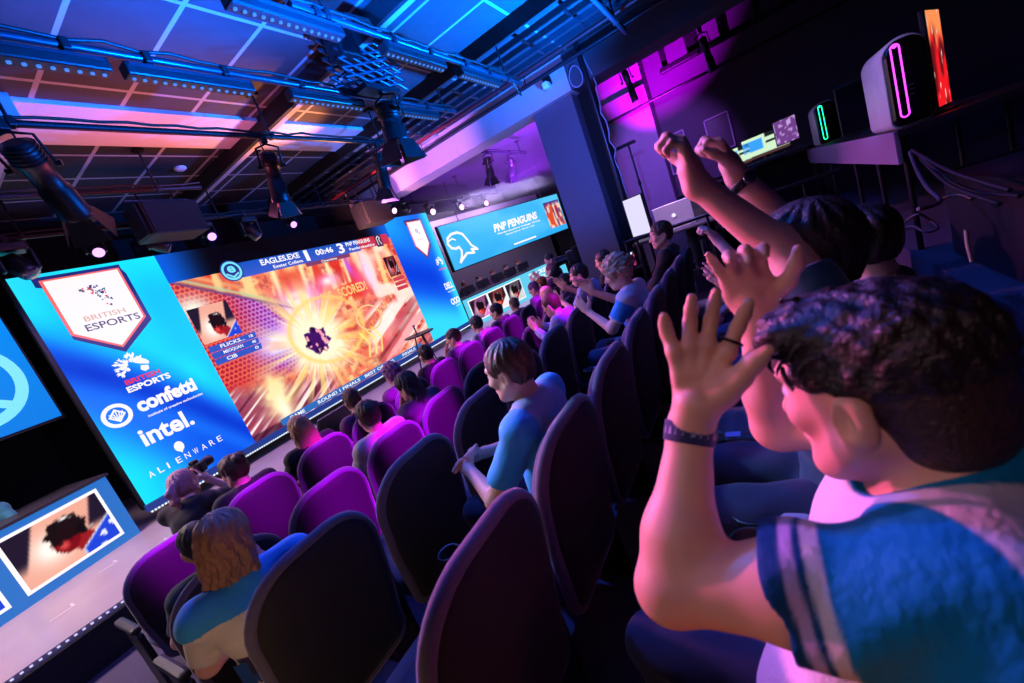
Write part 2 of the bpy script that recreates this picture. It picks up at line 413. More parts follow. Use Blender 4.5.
# grey wall panels behind the stage wings
wing = lambda s: nrm((s*math.cos(math.radians(16)), -math.sin(math.radians(16)), 0))
wr = wing(1); wl = wing(-1)
grey_wall = mat('grey_wing_wall', (128, 120, 128), .85, var=.08, scale=3)
q = V(9.3, 8.75, 0)+wr*3.2
struct('wall_wing', MB().box((q[0], q[1], 2.0), (6.6, .08, 3.3), [wr, np.cross((0, 0, 1), wr), (0, 0, 1)]), grey_wall)
q = V(1.2, 8.75, 0)+wl*3.0
struct('wall_wing_left', MB().box((q[0], q[1], 2.0), (6.2, .08, 3.3), [wl, np.cross((0, 0, 1), wl), (0, 0, 1)]), black_cloth)
# dark proscenium strip above the screen
struct('trim_8', MB().box((4.4, 7.5, 4.05), (15, .12, .7)), black_cloth)
# smoke detector on the ceiling
tag(MB().lathe((3.2, 5.95, 4.4), (0, 0, -1), [(0, .07), (.02, .07), (.035, .045), (.036, .0)], 18).build('smoke_detector', mat('white_plastic', (215, 210, 215), .4)), 'small round white smoke detector on the ceiling tiles', 'smoke detector')
# ================================================================== the screens
WHITE = glow('screen_white', (255, 252, 255), 1.0, False)
NAVY = glow('screen_navy', (24, 40, 120), 1.0, False)
BLUEBAR = glow('screen_blue', (22, 84, 196), 1.0, False)
CYAN = glow('screen_cyan', (120, 232, 255), 1.0, False)
CORAL = glow('screen_coral', (250, 110, 100), 1.0, False)
REDT = glow('screen_red', (235, 40, 70), 1.0, False)
GREY_T = glow('screen_grey_text', (70, 66, 90), 1.0, False)
TAN_T = glow('screen_tan_text', (222, 176, 150), 1.0, False)
black_metal = mat('black_metal', (20, 20, 24), .45, metal=.3)

# ---- main led wall: face in the plane y = 7
LED = thing('led_video_wall', 'huge wide led video wall across the stage with blue sponsor panels and game picture', 'screen', (5.16, 7.05, .38))
OL = (5.16, 7.05, .38)
P7 = Plane((0, 7.0, 0), (1, 0, 0))
MB().box((5.16, 7.06, 2.1), (7.5, .1, 3.04)).build('screen_cabinet', black_metal, LED, OL)
bs = MB().box((5.16, 6.99, .585), (7.46, .1, .09)); bs.build('base_panel', glow('base_blue', (14, 60, 150), .8), LED, OL)
dl = MB()
for k in range(200): dl.box((1.46+k*.0372, 6.938, .53), (.022, .012, .022))
dl.build('base_light_strip', glow('base_led', (225, 240, 255), 1.2, False), LED, OL)
def side_left(u, v):
    c = np.tile(np.array([[.08, .44, .97]]), (len(u), 1)); d = v-(.64-.42*u-.14*u*u)
    c = lay(c, (.05, .66, .98), sm(.04, .16, d)); c = lay(c, (.10, .90, .99), sm(.10, .28, d)*sm(-.6, .3, u+.3*v)); c = lay(c, (.20, .90, .99), sm(.75, 1, v)*sm(.6, 0, u)*.8)
    c = lay(c, (.0, .20, .80), np.exp(-(d/.085)**2)); c = lay(c, (.14, .42, .98), np.exp(-((d+.16)/.07)**2)*sm(.7, .2, u)*.9)
    c = lay(c, (.02, .28, .88), sm(-.10, -.2, d)*sm(.30, .65, u)*.9)
    c = lay(c, (.08, .88, .99), sm(.55, .15, v+.85*u)); c = lay(c, (.10, .84, .98), sm(.72, .98, u+.22*(v-.5))*sm(.22, .5, v)*sm(1.0, .85, v)*.9)
    return lay(c, (.04, .50, .97), .3*vnoise(u, v, 5, 3))
def side_right(u, v):
    c = np.tile(np.array([[.08, .42, .95]]), (len(u), 1)); d = v-(.58-.2*u)
    c = lay(c, (.10, .62, .98), sm(.1, .4, d)*sm(.7, 0, u)); c = lay(c, (.0, .24, .86), np.exp(-(d/.16)**2)*sm(1.1, .5, u))
    c = lay(c, (.20, .84, .99), sm(-.12, -.42, d)); c = lay(c, (.22, .86, .99), sm(.74, .98, u)*.95)
    return c
def top_strip(u, v):
    a = sm(.16, .0, u)+sm(.84, 1.0, u)
    return lay(np.tile(np.array([[.03, .015, .05]]), (len(u), 1)), (.05, .36, .86), a)
def streak(X, Z, ang, fa, fb, seed):
    c_, s_ = math.cos(ang), math.sin(ang); return vnoise((X*c_+Z*s_)*fa+20, (-X*s_+Z*c_)*fb+20, 1, seed)
def game(u, v):
    X = u*4.45; Z = v*2.58; n = len(u); bx, bz = 1.70, 1.06
    r = np.hypot(X-bx, Z-bz); th = np.arctan2(Z-bz, X-bx)
    g = lambda x, z, a, b: np.exp(-((X-x)/a)**2-((Z-z)/b)**2)
    c = np.tile(np.array([[.93, .46, .34]]), (n, 1))
    f1 = vnoise(X, Z, 3.1, 1); f2 = vnoise(X, Z*1.4, 8, 2); f3 = vnoise(X, Z, 21, 3)
    c = lay(c, (.82, .17, .15), sm(.5, .7, f1)*.8); c = lay(c, (1.0, .80, .56), sm(.55, .8, f2)*.8); c = lay(c, (.45, .12, .18), sm(.40, .2, f3)*.35)
    # stands and pillars at the back
    top = sm(1.42, 1.6, Z)
    c = lay(c, (1.0, .84, .56), top*sm(.45, .75, streak(X, Z, 1.45, 1.2, 7, 4))*.9); c = lay(c, (.86, .16, .12), top*sm(.55, .75, streak(X, Z, 1.45, 1.4, 6, 9))*.85)
    for x, w in ((1.42, .05), (1.95, .05), (2.5, .045), (2.9, .04)): c = lay(c, (1.0, .92, .70), np.exp(-((X-x-.12*(Z-1.8))/w)**2)*sm(1.6, 1.9, Z)*.95)
    c = lay(c, (.90, .22, .14), sm(.05, .0, np.abs(Z-1.66-.10*(X-2))-.10)*sm(1.35, 1.5, X)*sm(3.6, 3.3, X)*.8)
    # pink-white plume
    c = lay(c, (.98, .48, .86), g(1.80, 1.80, .55, .26)); c = lay(c, (1.0, .93, .99), np.clip(1.5*g(1.70, 1.74, .30, .22)*(.55+.9*f2), 0, 1))
    c = lay(c, (1.0, .62, .90), g(2.45, 2.02, .22, .12)); c = lay(c, (1, .95, .98), g(2.42, 2.02, .10, .06))
    # right-hand side: big pale arch, pink panels, track
    c = lay(c, (1.0, .92, .86), sm(.35, .7, vnoise(X, Z, 4.0, 17))*sm(3.0, 3.5, X)*.9); c = lay(c, (.98, .28, .50), g(3.15, 1.95, .10, .34)); c = lay(c, (.80, .34, .90), g(3.03, 2.18, .06, .22)); c = lay(c, (1.0, .84, .95), g(3.42, 1.95, .16, .40))
    trk = sm(1.45, 1.2, Z+.20*(X-3.4))*sm(2.55, 2.95, X); s1 = streak(X, Z, .42, .5, 11, 5)
    c = lay(c, (1.0, .94, .91), trk*sm(.45, .7, s1)*.95); c = lay(c, (.46, .14, .20), trk*sm(.42, .2, s1)*.75); c = lay(c, (.98, .45, .50), trk*sm(.5, .62, streak(X, Z, .42, .6, 17, 6))*.55)
    # hexagon-mesh roof, upper left
    edge = Z-(2.62-.56*X); m = sm(.04, -.05, edge)*sm(1.5, 1.1, X)*sm(.75, 1.05, Z+.1*X)
    row = np.floor(Z*15); hx = np.hypot(((X*15+.5*(row % 2)) % 1)-.5, ((Z*15) % 1)-.5)
    c = lay(c, (.70, .07, .20), m); c = lay(c, (.50, .14, .62), m*sm(.45, 1.15, X)*.85); c = lay(c, (.99, .50, .32), m*sm(.36, .44, hx)*sm(1.3, .3, X)*.75); c = lay(c, (.85, .62, 1.0), m*sm(.36, .44, hx)*sm(.4, 1.0, X)*.75)
    c = lay(c, (.94, .95, .88), m*g(.12, 2.16, .26, .20)); c = lay(c, (.74, .78, .60), np.exp(-((edge-.05)/.035)**2)*sm(1.9, .9, X)*.95); c = lay(c, (.36, .28, .52), np.exp(-((edge+.02)/.022)**2)*sm(1.9, 1.1, X)*.9); c = lay(c, (.97, .80, .55), np.exp(-((edge-.16)/.06)**2)*sm(1.6, .5, X)*.7)
    c = lay(c, (.72, .62, 1.0), g(1.02, 1.30, .42, .26)); c = lay(c, (.98, .93, 1.0), np.clip(1.4*g(1.02, 1.27, .24, .15)*(.6+.8*f2), 0, 1)); c = lay(c, (.98, .55, .95), g(1.30, 1.46, .16, .10))
    # floor streaks, lower left
    lo = sm(.98, .70, Z+.28*X)*sm(1.9, 1.4, X); s2 = streak(X, Z, .50, .7, 13, 8); s3 = streak(X, Z, .50, .9, 24, 18)
    c = lay(c, (.56, .22, .36), lo*.85); c = lay(c, (.98, .78, .80), lo*sm(.5, .72, s2)*.9); c = lay(c, (.30, .10, .20), lo*sm(.36, .2, s3)*.75); c = lay(c, (1, .97, .95), lo*sm(.68, .82, s3)*.9)
    c = lay(c, (1.0, .90, .66), np.clip(1.5*g(.60, .42, .20, .40)*(.5+f2), 0, 1)); c = lay(c, (1, .98, .88), g(.62, .25, .10, .22))
    # burst of rays round the ball
    ray = vnoise((th+math.pi)*9+r*.3, r*.25, 1, 11); ry2 = vnoise((th+math.pi)*24, r*.3, 1, 12)
    c = lay(c, (1.0, .86, .52), sm(1.5, .5, r)*sm(.42, .72, ray)*.95); c = lay(c, (.86, .26, .12), sm(1.15, .45, r)*sm(.38, .15, ray)*.6); c = lay(c, (1, .99, .92), sm(1.2, .3, r)*sm(.62, .8, ry2)*.9)
    c = lay(c, (1.0, .96, .82), sm(.82, .30, r+.34*(ray-.5))); c = lay(c, (1.0, .66, .28), g(2.55, .92, .40, .20)*.8*sm(.3, .6, f2))
    c = lay(c, (1.0, .82, .46), np.exp(-((np.hypot((X-2.02)/1.3, Z-1.18)-.60)/.035)**2)*.8)
    for q in (2.72, 2.90, 3.06): c = lay(c, (1.0, .93, .50), np.exp(-((X-q+.50*np.abs(Z-.62))/.026)**2)*sm(.92, .86, Z)*sm(.32, .38, Z)*.95)
    # the ball: dark shell with bright cracks
    er = r+.025*np.sin(th*7)+.05*(f3-.5); bl = sm(.25, .215, er); c = lay(c, (.25, .06, .38), bl)
    c = lay(c, (.14, .02, .24), bl*sm(.5, .7, f2)); c = lay(c, (.98, .62, .70), bl*sm(.66, .74, vnoise(X, Z, 17, 13))); c = lay(c, (1, .80, .78), bl*sm(.10, .20, r)*sm(.2, .8, np.cos(th+.75))*sm(.45, .6, vnoise(X, Z, 22, 14)))
    return lay(c, (.25, .06, .16), sm(.045, .03, v)*sm(.2, .1, u)*.8)
painted('sponsor_panel', P7, 1.45, 2.88, .63, 3.62, 30, 60, side_left, LED, OL)
painted('sponsor_panel', P7, 7.33, 8.88, .63, 3.62, 30, 60, side_right, LED, OL)
painted('top_panel', P7, 2.88, 7.33, 3.21, 3.62, 60, 4, top_strip, LED, OL)
painted('game_picture', P7, 2.88, 7.33, .63, 3.21, 300, 174, game, LED, OL)
def on(name, mb, m, par=LED, off=OL): return mb.build(name, m, par, off)
# pennant badges
def pennant(x0, x1, zt, zs, zb):
    mx = (x0+x1)/2; g = .05
    on('pennant', flat(MB(), P7, [(x0-g, zt+.01), (x0-g, zt-.10), (x0, zt-.12), (x0, zs-g), (mx, zb-g*1.3), (x1+g*.9, zs-g), (x1+g*.9, zt-.12), (x1+.02, zt-.05), (x1+.02, zt+.01)], .010), NAVY)
    on('pennant_edge', flat(MB(), P7, [(x0, zt-.03), (x1, zt-.03), (x1, zs), (mx, zb), (x0, zs)], .014), CORAL)
    on('pennant_field', flat(MB(), P7, [(x0+.03, zt-.05), (x1-.025, zt-.05), (x1-.025, zs+.012), (mx, zb+.03), (x0+.03, zs+.012)], .018), glow('pennant_white', (255, 250, 250), 1.0, False))
pennant(1.68, 2.44, 3.57, 2.85, 2.55)
pennant(8.02, 8.56, 3.50, 2.86, 2.56)
rr = random.Random(4)
sh = {k: MB() for k in 'ngr'}
for i in range(46):                                     # the lion, a mosaic of little facets
    t = rr.random(); a = rr.uniform(-.5, 2.6); x = 2.04+math.cos(a)*.14*rr.uniform(.35, 1)+(.10*t if rr.random() < .35 else 0); z = 3.28+math.sin(a)*.11*rr.uniform(.3, 1)-(.16*t if rr.random() < .35 else 0); s = rr.uniform(.008, .022); b = rr.uniform(0, 6)
    flat(sh['nngr'[i % 4]], P7, [(x+s*math.cos(b+k*2.1), z+s*math.sin(b+k*2.1)) for k in range(3)], .022)
on('lion_emblem', sh['n'], NAVY); on('lion_emblem', sh['g'], glow('screen_teal', (40, 130, 150), 1, False)); on('lion_emblem', sh['r'], REDT)
on('badge_lettering', letters(MB(), P7, 'BRITISH', 1.86, 2.27, 2.965, 3.03, .022, .01), TAN_T)
on('badge_lettering', letters(MB(), P7, 'ESPORTS', 1.83, 2.38, 2.845, 2.93, .022, .012), GREY_T)
on('badge_lettering', letters(MB(), P7, 'BRITISH ESPORTS', 8.16, 8.42, 2.98, 3.02, .022, .01), TAN_T)
on('lion_emblem', disc(disc(MB(), P7, (8.27, 3.22), .05, .022, .02), P7, (8.33, 3.15), .025, .022), glow('screen_lilac', (150, 140, 190), 1, False))
# lion head with wordmark, then the sponsors
def lionhead(cx, cz, s):
    a = MB(); rq = random.Random(9)
    for i in range(95):                                   # mane of small chips swept back from the face
        t = rq.uniform(.55, 4.1); r = rq.uniform(.35, 1.0); x = cx+s*(r*math.cos(t)-.05); z = cz+s*.86*r*math.sin(t); q = s*rq.uniform(.06, .13); b = t+rq.uniform(-.5, .5)
        flat(a, P7, [(x+q*1.7*math.cos(b), z+q*1.7*math.sin(b)), (x+q*.7*math.cos(b+1.6), z+q*.7*math.sin(b+1.6)), (x-q*1.3*math.cos(b), z-q*1.3*math.sin(b)), (x+q*.7*math.cos(b-1.6), z+q*.7*math.sin(b-1.6))], .012)
    flat(a, P7, [(cx+.05*s, cz+.45*s), (cx+.5*s, cz+.5*s), (cx+.92*s, cz+.12*s), (cx+1.02*s, cz-.12*s), (cx+.9*s, cz-.25*s), (cx+.45*s, cz-.05*s), (cx+.2*s, cz+.1*s)], .013)
    flat(a, P7, [(cx+.42*s, cz-.18*s), (cx+.85*s, cz-.34*s), (cx+.8*s, cz-.62*s), (cx+.5*s, cz-.72*s), (cx+.3*s, cz-.5*s)], .013)
    return a
on('lion_emblem', lionhead(2.05, 2.30, .17), WHITE)
on('sponsor_lettering', letters(MB(), P7, 'BRITISH', 1.89, 2.27, 2.085, 2.15, .012, .03), REDT)
on('sponsor_lettering', letters(MB(), P7, 'ESPORTS', 1.87, 2.35, 1.985, 2.065, .012, .04), WHITE)
on('sponsor_lettering', letters(MB(), P7, 'confetti', 1.87, 2.56, 1.70, 1.90, .012, .045), WHITE)
on('sponsor_lettering', letters(MB(), P7, 'institute of creative technologies', 1.92, 2.58, 1.60, 1.645, .012, .02), WHITE)
ic = disc(MB(), P7, (1.66, 1.78), .15, .012, .105)
for k in range(4):
    w = .066
    for i in range(-2, 3):
        a = (1.66+i*.021+i*.012, 1.78+.06-abs(i)*.012+i*.0); b = (1.66+i*.021-i*.012, 1.78-.06+abs(i)*.012)
        if k == 0: stroke(ic, P7, [a, b], .012, .013)
stroke(ic, P7, [(1.66-.075, 1.78), (1.66, 1.855), (1.735, 1.78), (1.66, 1.705)], .02, .013, True)
on('round_emblem', ic, WHITE)
on('sponsor_lettering', letters(MB(), P7, 'intel.', 1.74, 2.33, 1.28, 1.52, .012, .03), WHITE)
hd = disc(MB(), P7, (2.04, 1.10), .055, .012, rz=.07); flat(hd, P7, [(1.995, 1.075), (2.085, 1.075), (2.04, 1.005)], .012); on('alien_head_emblem', hd, WHITE)
ad = MB()
for i, ch in enumerate('ALIENWARE'):
    x = 1.62+i*.105; w = .018 if ch == 'I' else .06
    letters(ad, P7, ch, x, x+w, .90, .98, .012, .0)
on('sponsor_lettering', ad, WHITE)
on('lion_emblem', lionhead(8.66, 2.35, .13), WHITE)
on('sponsor_lettering', letters(MB(), P7, 'BRITISH ESPORTS', 8.52, 8.82, 2.13, 2.18, .012, .02), REDT)
on('sponsor_lettering', letters(MB(), P7, 'DELL', 8.47, 8.81, 1.62, 1.79, .012, .05), WHITE)
on('sponsor_lettering', letters(MB(), P7, 'Technologies', 8.5, 8.84, 1.52, 1.57, .012, .02), WHITE)
cd_ = MB()
for q in (8.54, 8.66, 8.78): disc(cd_, P7, (q, 1.28), .068, .012, .038, rz=.085)
on('round_emblem', cd_, WHITE); on('sponsor_lettering', letters(MB(), P7, 'gaming', 8.6, 8.8, 1.12, 1.16, .012, .02), WHITE)
# score bar, player cards, caption, ticker
on('score_bar', flat(MB(), P7, [(3.78, 3.06), (6.38, 3.06), (6.38, 3.30), (3.78, 3.30)], .012), BLUEBAR)
on('score_bar', flat(MB(), P7, [(6.38, 3.08), (7.26, 3.08), (7.26, 3.30), (6.38, 3.30)], .012), glow('score_red', (205, 40, 56), 1, False))
on('score_bar', flat(MB(), P7, [(5.02, 2.99), (6.05, 2.99), (6.05, 3.06), (5.02, 3.06)], .013), glow('score_maroon', (120, 44, 70), 1, False))
sc_ = MB(); letters(sc_, P7, 'EAGLES.EXE', 4.24, 4.98, 3.18, 3.28, .016, .03); letters(sc_, P7, 'Exeter College', 4.42, 5.0, 3.075, 3.15, .016, .02)
letters(sc_, P7, '1', 5.08, 5.16, 3.09, 3.29, .016, .0); letters(sc_, P7, '00:46', 5.32, 5.72, 3.15, 3.26, .016, .03); letters(sc_, P7, '3', 5.83, 5.99, 3.09, 3.29, .016, .03)
letters(sc_, P7, 'Overtime', 5.36, 5.72, 3.0, 3.05, .016, .01); letters(sc_, P7, 'PNP PENGUINS', 6.06, 6.72, 3.2, 3.28, .016, .03); letters(sc_, P7, 'Pembrokeshire', 6.1, 6.8, 3.1, 3.16, .016, .02)
on('score_lettering', sc_, WHITE)
on('team_emblem', disc(MB(), P7, (3.75, 3.20), .17, .014), NAVY); on('team_emblem', disc(MB(), P7, (3.75, 3.20), .15, .017, .115), CYAN)
em = MB(); letters(em, P7, 'e', 3.69, 3.81, 3.17, 3.28, .018, .03); stroke(em, P7, [(3.66, 3.16), (3.74, 3.10), (3.83, 3.15)], .025, .018); on('team_emblem', em, CYAN)
on('team_emblem', flat(MB(), P7, [(6.86, 3.05), (7.05, 3.05), (7.05, 3.31), (6.86, 3.31)], .016), glow('emblem_maroon', (60, 20, 50), 1, False))
on('team_emblem', stroke(MB(), P7, [(6.91, 3.10), (6.91, 3.24), (6.96, 3.28), (7.0, 3.24), (6.97, 3.2), (7.0, 3.1)], .018, .02), WHITE)
def portrait(u, v, bg=(.93, .66, .58), dark=(.12, .08, .17), hair=(.10, .03, .04), face=(.72, .10, .12), shirt=(.12, .26, .84), cx=.5, cz=.5, k=1.0, glare=1.0):
    """a player in profile bent over the desk: dark hair, headset, glowing backdrop"""
    n = len(u); c = np.tile(np.array([bg]), (n, 1)); g = lambda x, z, a, b: np.hypot((u-cx-x)/(a*k), (v-cz-z)/(b*k))
    c = lay(c, (1, .96, .92), np.clip(np.exp(-((u-cx+.20)**2/.035+(v-cz+.06)**2/.07))*glare*1.2, 0, 1))
    c = lay(c, dark, sm(.02, -.02, u-(.30-.34*(1-v)))*sm(.2, .5, v)); c = lay(c, dark, sm(-.02, .02, u-(.80+.3*(v-.6)))*sm(.35, .55, v))
    c = lay(c, (.60, .10, .12), sm(1.05, .9, g(.12, -.26, .13, .2)))
    sl = v-cz+.42-.95*np.maximum(0, u-cx-.02); c = lay(c, (.84, .88, .96), sm(.03, -.01, sl)*sm(.0, .04, u-cx-.02)); c = lay(c, shirt, sm(.0, -.05, sl)*sm(.02, .06, u-cx-.02)); c = lay(c, (.9, .92, .98), sm(-.08, -.14, sl)*sm(.66, .72, vnoise(u, v, 15, 6))*sm(.03, .06, u-cx-.02))
    jag = .07*np.sin(np.arctan2(v-cz, u-cx)*9)+.05*np.sin(u*70)
    c = lay(c, face, sm(1.04, .94, g(-.05, -.06, .15, .25))); c = lay(c, (.95, .38, .34), sm(.9, .2, g(-.09, -.14, .09, .13))*.7); c = lay(c, (.45, .02, .06), sm(1, .6, g(.02, -.08, .07, .14))*.7)
    c = lay(c, hair, sm(1.04, .94, g(.0, .14, .21, .23)+jag)); c = lay(c, hair, sm(1.04, .92, g(-.13, .03, .07, .14)+jag)*.9)
    c = lay(c, (.03, .02, .04), sm(1.02, .9, g(.14, -.02, .055, .12))); r = g(.03, .02, .17, .30); c = lay(c, (.04, .03, .05), np.exp(-((r-1)/.09)**2)*sm(.0, .08, v-cz))
    c = lay(c, (.97, .95, .95), np.exp(-((r-1.02)/.05)**2)*sm(.18, .24, v-cz)*sm(.10, .02, np.abs(u-cx-.05)))
    return lay(c, (.75, .65, .62), sm(1, .6, g(.22, -.06, .05, .035))*.8)
painted('player_card', P7, 2.90, 3.46, 2.25, 2.79, 34, 34, lambda u, v: portrait(u, v, cx=.55, cz=.42, k=.9), LED, OL, .014)
for i, (t, z) in enumerate((('FLICKS...', 2.155), ('MEOQUAN', 2.055), ('CIB', 1.955))):
    on('player_card', flat(MB(), P7, [(2.92-.0*i, z-.045), (3.62, z-.045), (3.64, z+.045), (2.92, z+.045)], .014), BLUEBAR)
    on('card_lettering', letters(MB(), P7, t, 3.08, 3.08+.035*len(t)+.05, z-.025, z+.03, .018, .02), WHITE)
    on('card_lettering', letters(MB(), P7, ('18', '48', '0')[i], 3.52, 3.58, z-.02, z+.025, .018, .02), WHITE)
painted('player_card', P7, 6.86, 7.2, 2.35, 2.80, 26, 26, lambda u, v: portrait(u, v, bg=(.5, .16, .2), dark=(.2, .03, .1), face=(.85, .3, .34), glare=.5, shirt=(.4, .06, .12)), LED, OL, .014)
for z in (2.28, 2.17, 2.06): on('player_card', flat(MB(), P7, [(6.9, z-.04), (7.25, z-.04), (7.25, z+.04), (6.9, z+.04)], .014), glow('card_red', (210, 50, 62), 1, False))
on('goal_lettering', letters(letters(MB(), P7, 'KS', 5.02, 5.28, 2.29, 2.46, .014, .03), P7, 'SCORED!', 5.40, 6.12, 2.27, 2.46, .014, .03), glow('goal_yellow', (250, 200, 110), 1, False))
on('goal_ring', disc(MB(), P7, (5.85, 1.72), .33, .012, .29, rz=.27), glow('goal_orange', (255, 205, 140), 1, False))
tk = flat(MB(), P7, [(3.35, .64), (6.9, .64), (6.9, .75), (3.35, .75)], .013); on('ticker_bar', tk, glow('ticker_blue', (30, 110, 190), 1, False))
tl = MB()
for i, t in enumerate(('GAME', 'ROUND 1', 'FINALS', 'BEST OF 7', 'LIVE', 'FINALS')): letters(tl, P7, t, 3.5+i*.55, 3.5+i*.55+.07*len(t), .665, .725, .017, .02)
on('ticker_lettering', tl, WHITE)

# ---- stage-wing screens
def wingscreen(name, label, p, ex, w, h, z0, col):
    t = thing(name, label, 'screen', (p[0], p[1], .38)); off = (p[0], p[1], .38); pl = Plane((p[0], p[1], 0), ex)
    c = pl.pt(w/2, z0+h/2, -.06); MB().box(c, (w+.06, .1, h+.06), [pl.ex, pl.en, pl.ez]).build('screen_cabinet', black_metal, t, off)
    for a in (.15, .85): MB().cyl(pl.pt(w*a, z0+h, -.06), pl.pt(w*a, 4.38, -.06), .012, n=8).build('hanger', black_metal, t, off)
    painted('screen_picture', pl, 0, w, z0, z0+h, 40, 16, col, t, off); return t, off, pl
def blue_r(u, v):
    c = np.tile(np.array([[.22, .70, .94]]), (len(u), 1)); c = lay(c, (.40, .80, .98), sm(.4, .8, vnoise(u*1.4, v, 4, 21))*.6)
    return lay(c, (.12, .60, .93), sm(.5, .0, v)*.4)
tR, oR, pR = wingscreen('wing_screen', 'blue banner screen high over the right players with white eagle emblem', V(9.4, 7.2), wr, 5.35, 1.24, 2.0, blue_r)
eg = MB(); E_ = [(.95, .30), (1.05, .48), (.98, .62), (.80, .60), (.62, .66), (.52, .82), (.60, 1.0), (.85, 1.10), (1.15, 1.10), (1.38, 1.0), (1.5, .8), (1.62, .55), (1.86, .36), (1.55, .42), (1.62, .28), (1.25, .34), (.78, .12), (.95, .30)]
E_ = [((a-.52)*.70+.10, (b-.12)*.82+2.16) for a, b in E_]
stroke(eg, pR, E_, .065, .012); stroke(eg, pR, [(.16, 2.80), (.30, 2.84), (.40, 2.78)], .04, .012); on('eagle_emblem', eg, WHITE, tR, oR)
lt = MB(); letters(lt, pR, 'PNP PENGUINS', 1.9, 3.95, 2.64, 2.88, .014, .05, .25); letters(lt, pR, 'Pembrokeshire College Group', 2.0, 4.05, 2.53, 2.60, .014, .03); letters(lt, pR, 'Starting line up', 2.3, 3.7, 2.44, 2.50, .014, .02)
flat(lt, pR, [(2.5, 2.09), (3.6, 2.09), (3.6, 2.14), (2.5, 2.14)], .014); on('team_lettering', lt, WHITE, tR, oR)
painted('action_picture', pR, 4.45, 5.3, 2.18, 3.06, 30, 30, lambda u, v: lay(lay(lay(np.tile(np.array([[.95, .80, .72]]), (len(u), 1)), (.85, .30, .16), sm(.45, .7, vnoise(u*1.3, v*.6, 7, 31))), (.40, .16, .40), sm(.5, .75, vnoise(u*2, v, 5, 32))*.8), (.30, .20, .50), sm(.8, 1, v)), tR, oR, .012)
def blue_l(u, v): return np.tile(np.array([[.0, .50, .90]]), (len(u), 1))+(.06*(v-.5))[:, None]
pl0 = V(1.28, 7.18)+wl[:2]*2.7
tL, oL, pL = wingscreen('wing_screen', 'flat blue screen at the far left with a large pale round e emblem', pl0, -wl, 2.7, 1.25, 2.02, blue_l)
em = disc(MB(), pL, (2.14, 2.60), .47, .012, .365, 40); letters(em, pL, 'e', 1.93, 2.40, 2.50, 2.86, .014, .05); stroke(em, pL, [(1.80, 2.40), (2.04, 2.50), (2.2, 2.38)], .09, .014); stroke(em, pL, [(2.10, 2.48), (2.40, 2.30)], .09, .014); stroke(em, pL, [(2.08, 2.5), (2.08, 2.16)], .05, .014)
on('round_emblem', em, CYAN, tL, oL)

# ---- player desks with lit fronts
desk_top = mat('desk_laminate', (40, 40, 48), .4)
def desk(name, label, p, ex, w, h, cells, col=(30, 110, 205)):
    t = thing(name, label, 'desk', (p[0], p[1], .38)); off = (p[0], p[1], .38); pl = Plane((p[0], p[1], 0), ex)
    MB().box(pl.pt(w/2, .38+h+.015, -.42), (w+.06, .86, .03), [pl.ex, pl.en, pl.ez]).build('desk_top', desk_top, t, off)
    MB().box(pl.pt(w/2, .38+h/2, -.03), (w, .05, h), [pl.ex, pl.en, pl.ez]).build('front_panel', glow('desk_blue_%d' % col[0], col, 1.0), t, off)
    for a in (.06, w-.06): MB().box(pl.pt(a, .38+h/2, -.75), (.05, .05, h), [pl.ex, pl.en, pl.ez]).build('leg', black_metal, t, off)
    for i, (x0, x1, fn) in enumerate(cells):
        b = MB(); flat(b, pl, [(x0-.035, .38+.10), (x1+.035, .38+.10), (x1+.035, .38+h-.07), (x0-.035, .38+h-.07)], .002); on('picture_border', b, WHITE, t, off)
        painted('player_picture', pl, x0, x1, .38+.135, .38+h-.105, 40, 26, fn, t, off, .008)
    return t, off, pl
q = V(1.27, 6.93)+wl[:2]*3.3
desk('player_desk', 'blue lit players desk left of the video wall with large player pictures', q, -wl, 3.3, .80,
     [(2.32, 3.13, lambda u, v: portrait(u, v, cx=.55, cz=.52, k=1.0, face=(.50, .03, .08))), (1.32, 2.13, lambda u, v: portrait(u, v, bg=(.95, .5, .3), cx=.4, cz=.5))], (26, 112, 200))
tD, oD, pD = desk('player_desk', 'pale blue lit players desk right of the video wall with three player pictures', (V(9.45, 7.0, 0)-wr*.35)[:2], wr, 4.6, .80,
     [(.14, .80, lambda u, v: portrait(u, v, bg=(.55, .30, .50), dark=(.16, .06, .16), face=(.85, .26, .30), shirt=(.9, .5, .8), glare=.4)), (.88, 1.52, lambda u, v: portrait(u, v, bg=(.45, .18, .18), dark=(.2, .06, .1), face=(.95, .5, .36), shirt=(.95, .9, .9), glare=.4)), (1.60, 2.26, lambda u, v: portrait(u, v, bg=(.34, .30, .36), dark=(.14, .1, .16), face=(.75, .6, .6), shirt=(.8, .8, .8), glare=.7))], (96, 208, 242))
lt = MB()
for i, tx in enumerate(('ROCKET', 'LEAGUE', 'FINALS')): letters(lt, pD, tx, 2.72, 3.72, .38+.58-i*.19, .38+.72-i*.19, .006, .04)
on('desk_lettering', lt, WHITE, tD, oD)
